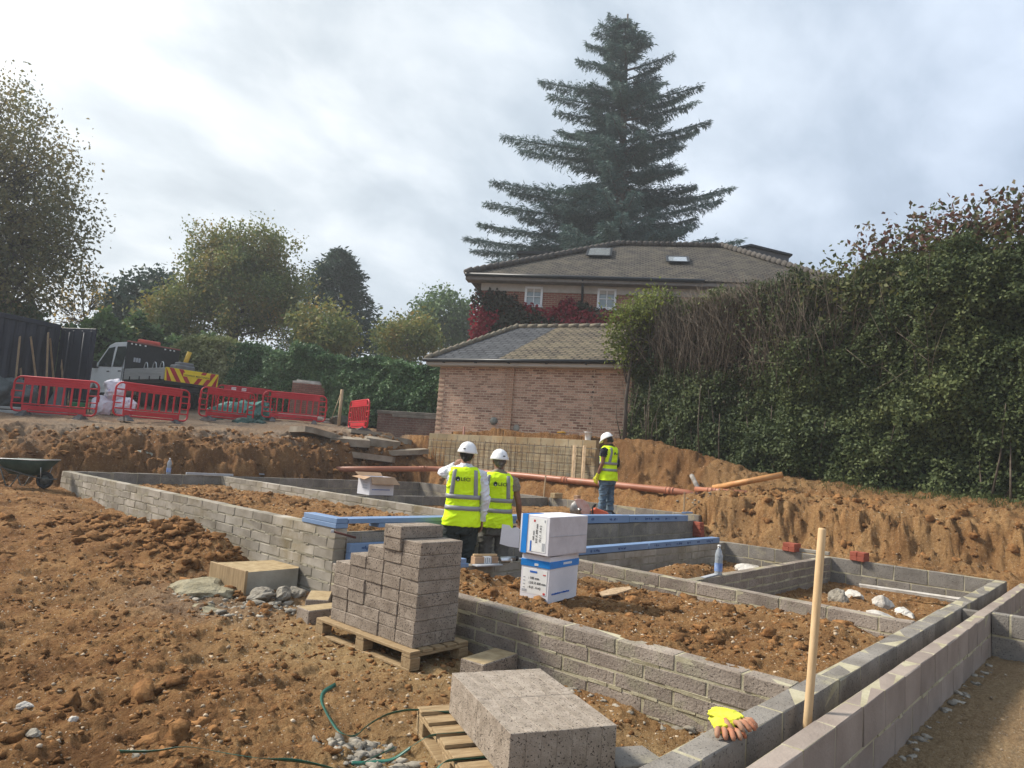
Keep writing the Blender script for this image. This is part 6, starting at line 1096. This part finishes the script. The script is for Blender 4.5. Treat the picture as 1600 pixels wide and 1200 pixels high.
part_leaves('dry_leaves', P, r2.uniform(.05, .12, len(P)), leafmat('leaf_dry', [(.05, .042, .026), (.09, .075, .045), (.14, .12, .075)], .2), hR, 67, asp=.4)
def bush(name, label, cs, m, n, size, seed, spread=.22, cat='shrub', nl=24, rough=.4):
    return tree(label, (cs[0][0][0], cs[0][0][1], ZH(cs[0][0][0], cs[0][0][1])), cs[0][0], cs, m, n, nl, size, seed, 14, .05, spread, .3, 'shrubs on the right bank', rough, name=name)
bush('golden_shrub', 'bright yellow-green shrub where the hedge meets the garage roof', [((15.9, 10.2, 5.55), (.55, .65, .55)), ((16.0, 9.6, 6.0), (.5, .6, .35)), ((15.75, 10.4, 4.75), (.4, .4, .4))], L_yg, 120, .10, 71, .16)
bush('reddish_shrub', 'tall reddish-leaved shrub topping the hedge at the right', [((16.2, 4.0, 6.45), (.7, .55, .75)), ((16.3, 3.0, 6.7), (.8, .7, .7)), ((16.3, 1.6, 6.75), (.9, 1.0, .7))], L_red, 190, .12, 72, .2, rough=.6)
bush('green_shrub', 'dark green shrub rising in the hedge below the reddish one', [((15.8, 3.2, 5.8), (.9, 1.4, .8)), ((15.8, 5.0, 5.8), (.7, .9, .5)), ((15.9, 1.4, 5.9), (.9, 1.2, .8))], L_hed, 260, .12, 73, .22, rough=.5)
# creeper on the house: leaves on the front wall
rc = np.random.default_rng(81); K = 18000; x = rc.uniform(-.3, 9.5, K); z = rc.uniform(2.2, 5.95, K)
n_ = fbm(x*1.1, z*1.1, 4, 82)
w1 = (x < 1.45)*(z < 5.75-.15*(x > 1))*1.0; w2 = (z < 5.18+.30*n_+.25*np.exp(-((x-3.4)/.5)**2))*(z > 3.0); w3 = (x > 5.0)*(z < 5.3+.8*n_)*.5
ok = rc.uniform(0, 1, K) < np.clip(w1+w2*(.85+.7*n_)+w3, 0, 1); x = x[ok]; z = z[ok]
Wx = np.array(Hs.matrix_basis if False else Matrix.Translation(Hs.location) @ Euler(Hs.rotation_euler).to_matrix().to_4x4()); Pl = np.stack([x, -.06-rc.uniform(0, .22, len(x)), z], 1)
isg = (fbm(x*1.5+3, z*1.5, 4, 91)+.75*np.exp(-((x-1.0)/.85)**2)*(x > .22)-.05+rc.normal(0, .12, len(x))) > .16
cr = thing('virginia_creeper', 'red and dark green creeper spreading over the house wall under the windows', 'creeper', tuple(Hs.location), ha)
for nm, msk, m in (('red_leaves', ~isg, leafmat('leaf_crimson', [(.11, .012, .022), (.22, .018, .035), (.33, .035, .05), (.20, .05, .045)], .3)), ('green_leaves', isg, leafmat('leaf_bronze', [(.022, .024, .018), (.05, .042, .03), (.065, .075, .04)], .2))):
    q = Pl[msk]; V, Q = leaf_quads(q, rc.uniform(.08, .18, len(q)), rc, .8, nrm=np.tile((0, -1., .3), (len(q), 1)), spread=.4, droop=.6); fast_mesh(nm, V, Q, m, cr)
# grass along the hedge foot
rg_ = np.random.default_rng(85); K = 3500; gy = rg_.uniform(-1.5, 5.4, K); gx = 14.8+rg_.normal(0, .25, K)-.1*np.clip(3-gy, 0, 2); ok = rg_.uniform(0, 1, K) < ss(5.4, 3.5, gy)*.9; gx = gx[ok]; gy = gy[ok]; gz = H(gx, gy, False)
V, Q = leaf_quads(np.stack([gx, gy, gz-.01], 1), rg_.uniform(.05, .15, len(gx)), rg_, .10, D=np.stack([rg_.normal(0, .35, len(gx)), rg_.normal(0, .35, len(gx)), np.ones(len(gx))], 1)); g_ = fast_mesh('grass', V, Q, leafmat('grass_blade', [(.03, .045, .014), (.07, .09, .025), (.14, .14, .05)], .3)); tag(g_, 'rough grass along the foot of the right hedge', None, None, 'stuff')
# ---------------------------------------------------------------- people
M_skin = mat('skin', (.28, .145, .095), (.33, .18, .12), scale=8, rough=.55, spec=.3); M_skin2 = mat('skin_tan', (.20, .10, .065), (.25, .13, .085), scale=8, rough=.55)
M_hivis = mat('hi_vis_yellow', (.64, .90, .012), (.70, .96, .02), scale=3, rough=.65, spec=.15); M_refl = mat('reflective_grey', (.25, .255, .265), (.31, .315, .325), scale=10, rough=.45); M_helm = mat('helmet_white', (.74, .74, .74), (.78, .78, .78), scale=2, rough=.3, spec=.5)
M_logo = mat('logo_dark', (.015, .028, .022), rough=.6); M_hairb = mat('hair_black', (.012, .011, .010), (.03, .028, .026), scale=30, rough=.6); M_hairg = mat('hair_grey', (.07, .062, .055), (.16, .145, .13), scale=40, rough=.7)
M_trd = mat('trousers_dark', (.018, .024, .024), (.03, .037, .036), scale=6, rough=.85); M_trg = mat('trousers_grey', (.085, .08, .072), (.12, .114, .102), scale=6, rough=.85); M_jean = mat('jeans_blue', (.055, .095, .14), (.13, .19, .25), scale=5, rough=.9, stain=((.22, .28, .33), 7, .6, .75)); M_shirt = mat('shirt_white', (.62, .63, .68), (.70, .71, .76), scale=4, rough=.8); M_navyt = mat('tee_navy', (.010, .012, .02), (.018, .02, .03), scale=4, rough=.85); M_boot = mat('boot_leather', (.04, .03, .022), (.08, .06, .045), scale=9, rough=.7); M_tan = mat('shirt_tan', (.20, .17, .13), (.26, .22, .17), rough=.85)
def ell(mb, c, r, T=None, n=18):
    a = np.linspace(-math.pi/2, math.pi/2, 11); mb.loft([np.stack([c[0]+r[0]*math.cos(t)*np.cos(np.linspace(0, 2*np.pi, n, endpoint=False)), c[1]+r[1]*math.cos(t)*np.sin(np.linspace(0, 2*np.pi, n, endpoint=False)), np.full(n, c[2]+r[2]*math.sin(t))], 1) for t in np.clip(a, -1.55, 1.55)], 0, True, True, True, T)
TZ = [.74, .80, .93, 1.08, 1.24, 1.36, 1.43, 1.475, 1.505]; TA = [.175, .19, .185, .172, .19, .208, .195, .135, .07]; TB_ = [.12, .135, .135, .12, .125, .125, .11, .085, .06]; TY = [0, 0, 0, .005, 0, -.01, -.012, -.01, 0]
def tor(z): return np.interp(z, TZ, TA), np.interp(z, TZ, TB_), np.interp(z, TZ, TY)
def ring(z, o, n=36, zo=0):
    a, b, y = tor(z); t = np.linspace(0, 2*np.pi, n, endpoint=False); e = 2/2.6
    return np.stack([(a+o)*np.sign(np.cos(t))*np.abs(np.cos(t))**e, y+(b+o)*np.sign(np.sin(t))*np.abs(np.sin(t))**e, np.full(n, z+zo)], 1)
def backy(x, z, o):
    a, b, y = tor(z); q = np.clip(np.abs(x)/(a+o), 0, .999); return y-(b+o)*(1-q**2.6)**(1/2.6)
def hand(mb, w, d, th, nr, curl=.5):
    w = np.array(w, float); d = np.array(d, float); d /= np.linalg.norm(d); th = np.array(th, float); th -= d*(th@d); th /= np.linalg.norm(th); nr = np.cross(d, th)*np.sign(np.dot(np.cross(d, th), nr)+1e-9)
    mb.tube([w-d*.02, w+d*.03, w+d*.09], [(.026, .02), (.04, .017), (.041, .015)], 12, T=None) if False else None
    for k in range(4):
        o = th*(.030-.020*k); mb.tube([w, w+d*.045+o*.8, w+d*.092+o], [.017, .0145, .0125], 8)
        L = (.072, .082, .077, .060)[k]; p = w+d*.088+o; q1 = p+d*L*.45*math.cos(curl*.5)+nr*L*.45*math.sin(curl*.5); q2 = q1+d*L*.3*math.cos(curl*1.3)+nr*L*.3*math.sin(curl*1.3); q3 = q2+d*L*.25*math.cos(curl*2)+nr*L*.25*math.sin(curl*2); mb.tube([p, q1, q2, q3], [.0105, .0098, .009, .007], 8)
    p = w+d*.025+th*.03; mb.tube([w+d*.01, p, p+d*.03+th*.022+nr*.012, p+d*.062+th*.018+nr*.022], [.015, .014, .0115, .008], 8)
def person(label, loc, rz, sc, P):
    t = thing('person', label, 'person', loc, rz, 'workers in hi-vis vests and white helmets'); t.scale = (sc,)*3
    hd = TM((0, -.01, 1.53), (math.radians(-P.get('nod', 0)), math.radians(P.get('tilt', 0)), math.radians(P.get('turn', 0)))) @ Matrix.Translation((0, .01, -1.53))
    b = MB()
    ell(b, (0, .0, 1.655), (.077, .096, .105), hd); ell(b, (0, .035, 1.585), (.058, .062, .062), hd); b.tube([(0, .085, 1.66), (0, .107, 1.625), (0, .112, 1.612), (0, .09, 1.603)], [.010, .013, .014, .01], 8, T=hd); ell(b, (0, .078, 1.545), (.026, .024, .022), hd); ell(b, (0, .088, 1.578), (.025, .012, .008), hd)
    for s in (-1, 1): ell(b, (s*.080, -.005, 1.63), (.012, .022, .034), hd); ell(b, (s*.033, .078, 1.668), (.024, .016, .010), hd); ell(b, (s*.04, .066, 1.615), (.028, .022, .026), hd)
    b.tube([(0, -.02, 1.42), (0, -.005, 1.50), (0, .005, 1.57)], [.075, .058, .056], 14)
    b.loft([ring(z, -.012) for z in TZ])
    for s, A in ((1, P['R']), (-1, P['L'])):
        A = np.array(A, float); A[:, 0] *= s; sh, el, wr = A; b.tube([sh-(s*.05, 0, .0), sh, (sh+el)/2, el, (el*.6+wr*.4), wr], [.045, .052, .046, .038, .039, .026], 12)
        dv = wr-el; hand(b, wr, P.get('hd'+('R' if s > 0 else 'L'), dv), P.get('th'+('R' if s > 0 else 'L'), (-s*.4, 1, 0)), (-s, 0, 0), P.get('curl', .55))
    LG = P['legs']
    for s, (hp, kn, an) in ((1, LG[0]), (-1, LG[1])): b.tube([np.array(hp)+(0, 0, .06), hp, (np.array(hp)+kn)/2, kn, (np.array(kn)*.65+np.array(an)*.35), an], [.07, .083, .07, .052, .052, .036], 12); b.tube([np.array(an)+(0, -.05, -.05), np.array(an)+(0, .04, -.05), np.array(an)+(0, .16, -.065)], [.035, .036, .025], 8)
    voxel('body', b, P['skin'], .0075, t, smooth=3)
    for s in (-1, 1):
        e = MB(); ell(e, (s*.033, .083, 1.648), (.012, .010, .007), hd, 12); e.build('eye', [M_paper], t)
    h = MB(); ell(h, (0, -.022, 1.65), (.083, .088, .100), hd); h.tube([(0, -.07, 1.6), (0, -.062, 1.55)], [(.055, .03), (.045, .02)], 12, T=hd); voxel('hair', h, P['hair'], .008, t, smooth=2, disp=.006, dsc=60)
    # helmet
    h = MB(); a = np.linspace(0, 1.45, 9); Hc = (0, .0, 1.685)
    dome = [np.stack([.105*math.cos(q)*np.cos(u), .005+.128*math.cos(q)*np.sin(u), np.full(40, 1.685+.105*math.sin(q))+.006*np.exp(-(np.cos(u)/.25)**2)*math.sin(q*2)], 1) for q in a for u in [np.linspace(0, 2*np.pi, 40, endpoint=False)]]; u = np.linspace(0, 2*np.pi, 40, endpoint=False); pk = .045*np.clip(np.sin(u), 0, 1)**2
    h.loft([np.stack([.106*np.cos(u), .005+.129*np.sin(u), np.full(40, 1.655)], 1), np.stack([.120*np.cos(u), .005+(.143+pk)*np.sin(u), 1.652-pk*.25], 1), np.stack([.121*np.cos(u), .005+(.144+pk)*np.sin(u), 1.662-pk*.2], 1), np.stack([.111*np.cos(u), .005+.134*np.sin(u), np.full(40, 1.690)], 1)]+dome[1:], 0, True, True, True, hd); hm = h.build('helmet', [M_helm], t)
    h = MB(); h.box((P.get('bx', .0), -.128, 1.70), (.03, .012, .012), 0, .004, T=hd); h.build('badge', [M_black], hm)
    # trousers
    w = MB(); w.loft([ring(z, .012) for z in (.71, .78, .85, .93)])
    for s, (hp, kn, an) in ((1, LG[0]), (-1, LG[1])): hp = np.array(hp); kn = np.array(kn); an = np.array(an); w.tube([hp+(0, 0, .04), hp-(0, 0, .06), (hp+kn)/2, kn, (kn+an)/2, an+(0, .01, .02), an+(0, .02, -.03)], [.105, .112, .098, .082, .078, .076, .078], 16)
    voxel('trousers', w, P['tr'], .010, t, smooth=4, disp=.020, dsc=9, seed=P['seed'])
    for s, (hp, kn, an) in ((1, LG[0]), (-1, LG[1])): w = MB(); an = np.array(an); w.tube([an+(0, -.07, -.05), an+(0, .02, -.04), an+(0, .12, -.058), an+(0, .2, -.066)], [(.045, .045), (.048, .05), (.05, .034), (.036, .02)], 12); w.tube([an+(0, -.01, -.04), an+(0, -.01, .06)], .05, 10); w.box((an[0], an[1]+.06, an[2]-.088), (.095, .29, .02), 0, .008); voxel('boot', w, M_boot, .009, t, smooth=2)
    # shirt
    w = MB(); w.loft([ring(z, .004) for z in TZ[2:]]); w.tube([(0, -.02, 1.45), (0, -.006, 1.525)], [(.09, .075), (.066, .066)], 14)
    for s, A, n_ in ((1, P['R'], P['slR']), (-1, P['L'], P['slL'])):
        A = np.array(A, float); A[:, 0] *= s; sh, el, wr = A
        pts = [sh-(s*.06, 0, -.01), sh, (sh+el)/2] if n_ < .6 else [sh-(s*.06, 0, -.01), sh, (sh+el)/2, el, (el*.5+wr*.5), wr]
        w.tube(pts, [.06, .068, .066] if n_ < .6 else [.06, .066, .060, .055, .05, .040], 14)
    voxel('shirt', w, P['sh'], .009, t, smooth=3, disp=.016, dsc=13, seed=P['seed']+3)
    # vest
    O = .022; zs = [.80, .86, .93, 1.0, 1.08, 1.16, 1.24, 1.30, 1.36, 1.40, 1.43, 1.455, 1.475, 1.487]; rg = []
    for z in zs:
        q = ring(z, O+.016*float(ss(1.02, .84, z))); lim = np.interp(z, [1.0, 1.12, 1.22, 1.43, 1.49], [.30, .30, .205, .180, .165]); q[:, 0] = np.clip(q[:, 0], -lim, lim); rg.append(q)
    w = MB(); w.loft(rg); v = voxel('vest', w, M_hivis, .009, t, smooth=2, disp=.012, dsc=7, seed=P['seed']+5)
    w = MB()
    for z0, z1 in ((.985, 1.035), (1.115, 1.165)):
        ex = .016*float(ss(1.02, .84, z0)); w.loft([ring(z0, O+.002), ring(z0, O+.0085+ex), ring(z1, O+.0085+ex), ring(z1, O+.002)], 0, True, False)
    for s in (-1, 1):
        zz_ = np.linspace(1.165, 1.455, 14); A = []
        for z in zz_:
            xs = s*np.array([.118, .168])*np.interp(z, [1.16, 1.46], [1.0, .86]); A.append(np.array([(xs[0], backy(xs[0], z, O+.008), z), (xs[1], backy(xs[1], z, O+.008), z), (xs[1], backy(xs[1], z, O)+.004, z), (xs[0], backy(xs[0], z, O)+.004, z)])); 
        w.loft(A, 0, True); w.loft([q*np.array((1, -1, 1))+(0, 2*tor(z)[2], 0) for q, z in zip(A, zz_)], 0, True)
    w.build('reflective_band', [M_refl], v)
    if P.get('logo', 1):
        x0 = P.get('lx', -.098)
        def mp_(V):
            X = V[:, 0]+x0+.052; Z = V[:, 1]+1.325; return np.stack([X, backy(X, Z, O+.0095)-V[:, 2], Z], 1)
        text_part('lettering', 'LECI', .058, M_logo, v, None, .0008, mp_)
        a = np.radians(np.arange(6)*60+30); hx_ = np.stack([.029*np.cos(a), .031*np.sin(a)], 1); w = MB(); q = [(x0+.017+px, backy(x0+.017+px, 1.345+pz, O+.0095), 1.345+pz) for px, pz in hx_]; w.add(q+[(a_, b_+.004, c_) for a_, b_, c_ in q], [tuple(range(6)), tuple(range(11, 5, -1))]+[(i, (i+1) % 6, 6+(i+1) % 6, 6+i) for i in range(6)]); em = w.build('emblem', [M_logo], v)
        w = MB(); w.box((x0+.019, backy(x0+.019, 1.335, O+.012), 1.333), (.016, .003, .012), 0, .001); w.build('emblem_window', [M_paper], em)
    return t
LEG0 = [((.095, 0, .90), (.105, .015, .49), (.11, -.01, .10)), ((-.095, 0, .90), (-.105, .0, .49), (-.12, -.03, .10))]
LEG3 = [((.09, 0, .90), (.10, -.01, .49), (.10, -.05, .10)), ((-.09, 0, .90), (-.10, .03, .49), (-.10, .03, .10))]
person('person in white long sleeves and hi-vis vest with one arm raised to the neck', (5.70, 5.80, .02), math.radians(-43), .975, dict(R=[(.20, -.01, 1.41), (.265, -.045, 1.13), (.245, .03, .865)], L=[(.20, -.01, 1.41), (.285, .15, 1.385), (.125, .07, 1.50)], hdL=(.10, -.03, .05), thL=(0, .3, 1), slR=1, slL=1, skin=M_skin, hair=M_hairb, tr=M_trd, sh=M_shirt, legs=LEG0, seed=3, bx=-.012, turn=-14, tilt=3))
person('person with bare arms, grey trousers and hi-vis vest standing beside the white cartons', (6.23, 5.76, .02), math.radians(-46), .945, dict(R=[(.20, 0, 1.40), (.285, .02, 1.12), (.315, .17, .90)], L=[(.20, 0, 1.40), (.25, .0, 1.12), (.24, .1, .88)], slR=.3, slL=.3, skin=M_skin2, hair=M_hairg, tr=M_trg, sh=M_tan, legs=LEG0, seed=13, bx=.03, turn=12, lx=-.05))
p3 = person('person in navy tee and jeans with hi-vis vest looking down beside the saw', (11.35, 7.62, .56), math.radians(2), .955, dict(R=[(.20, 0, 1.41), (.275, -.05, 1.14), (.20, .10, .98)], L=[(.20, 0, 1.41), (.245, -.01, 1.13), (.225, .10, .88)], slR=1, slL=.3, skin=M_skin2, hair=M_hairb, tr=M_jean, sh=M_navyt, legs=LEG3, seed=23, nod=28, turn=10, lx=-.05))
mb = MB(); el, wr = np.array((-.245, -.01, 1.13)), np.array((-.225, .10, .88)); d = (wr-el)/np.linalg.norm(wr-el); mb.tube([wr-d*.05, wr, wr+d*.05], [.042, .038, .045], 12)
for k in range(4):
    o = np.array((.1, 1, .3)); o -= d*(o@d); o /= np.linalg.norm(o); o = o*(.036-.024*k); p = wr+d*.09+o; mb.tube([wr+o*.5, p, p+d*.05+np.array((.02, 0, 0)), p+d*.08+np.array((.045, 0, 0))], [.02, .0185, .017, .013], 8)
mb.tube([wr+d*.02+(0, .03, 0), wr+d*.06+(.01, .065, 0), wr+d*.10+(.02, .07, 0)], [.019, .017, .013], 8)
voxel('work_glove', mb, M_gly, .006, p3, smooth=2, disp=.005, dsc=40)

# ---------------------------------------------------------------- haze, also standing in for lens glare
hz = MB(); hz.box((0, 0, 0), (300, 300, 42)); mh = bpy.data.materials.new('haze'); mh.use_nodes = True; mh.node_tree.nodes.clear()
pv = nn(mh.node_tree, 'ShaderNodeVolumePrincipled'); pv.inputs['Color'].default_value = (.86, .90, .94, 1); pv.inputs['Density'].default_value = 0.0017; pv.inputs['Anisotropy'].default_value = .2  # density also raised to lift the shadows as veiling glare does
ho = nn(mh.node_tree, 'ShaderNodeOutputMaterial'); mh.node_tree.links.new(pv.outputs[0], ho.inputs['Volume'])
hz_ = hz.build('haze', [mh], None, (0, 0, 19.0)); tag(hz_, 'thin pale haze over the plot, also standing in for lens glare', None, None, 'stuff')
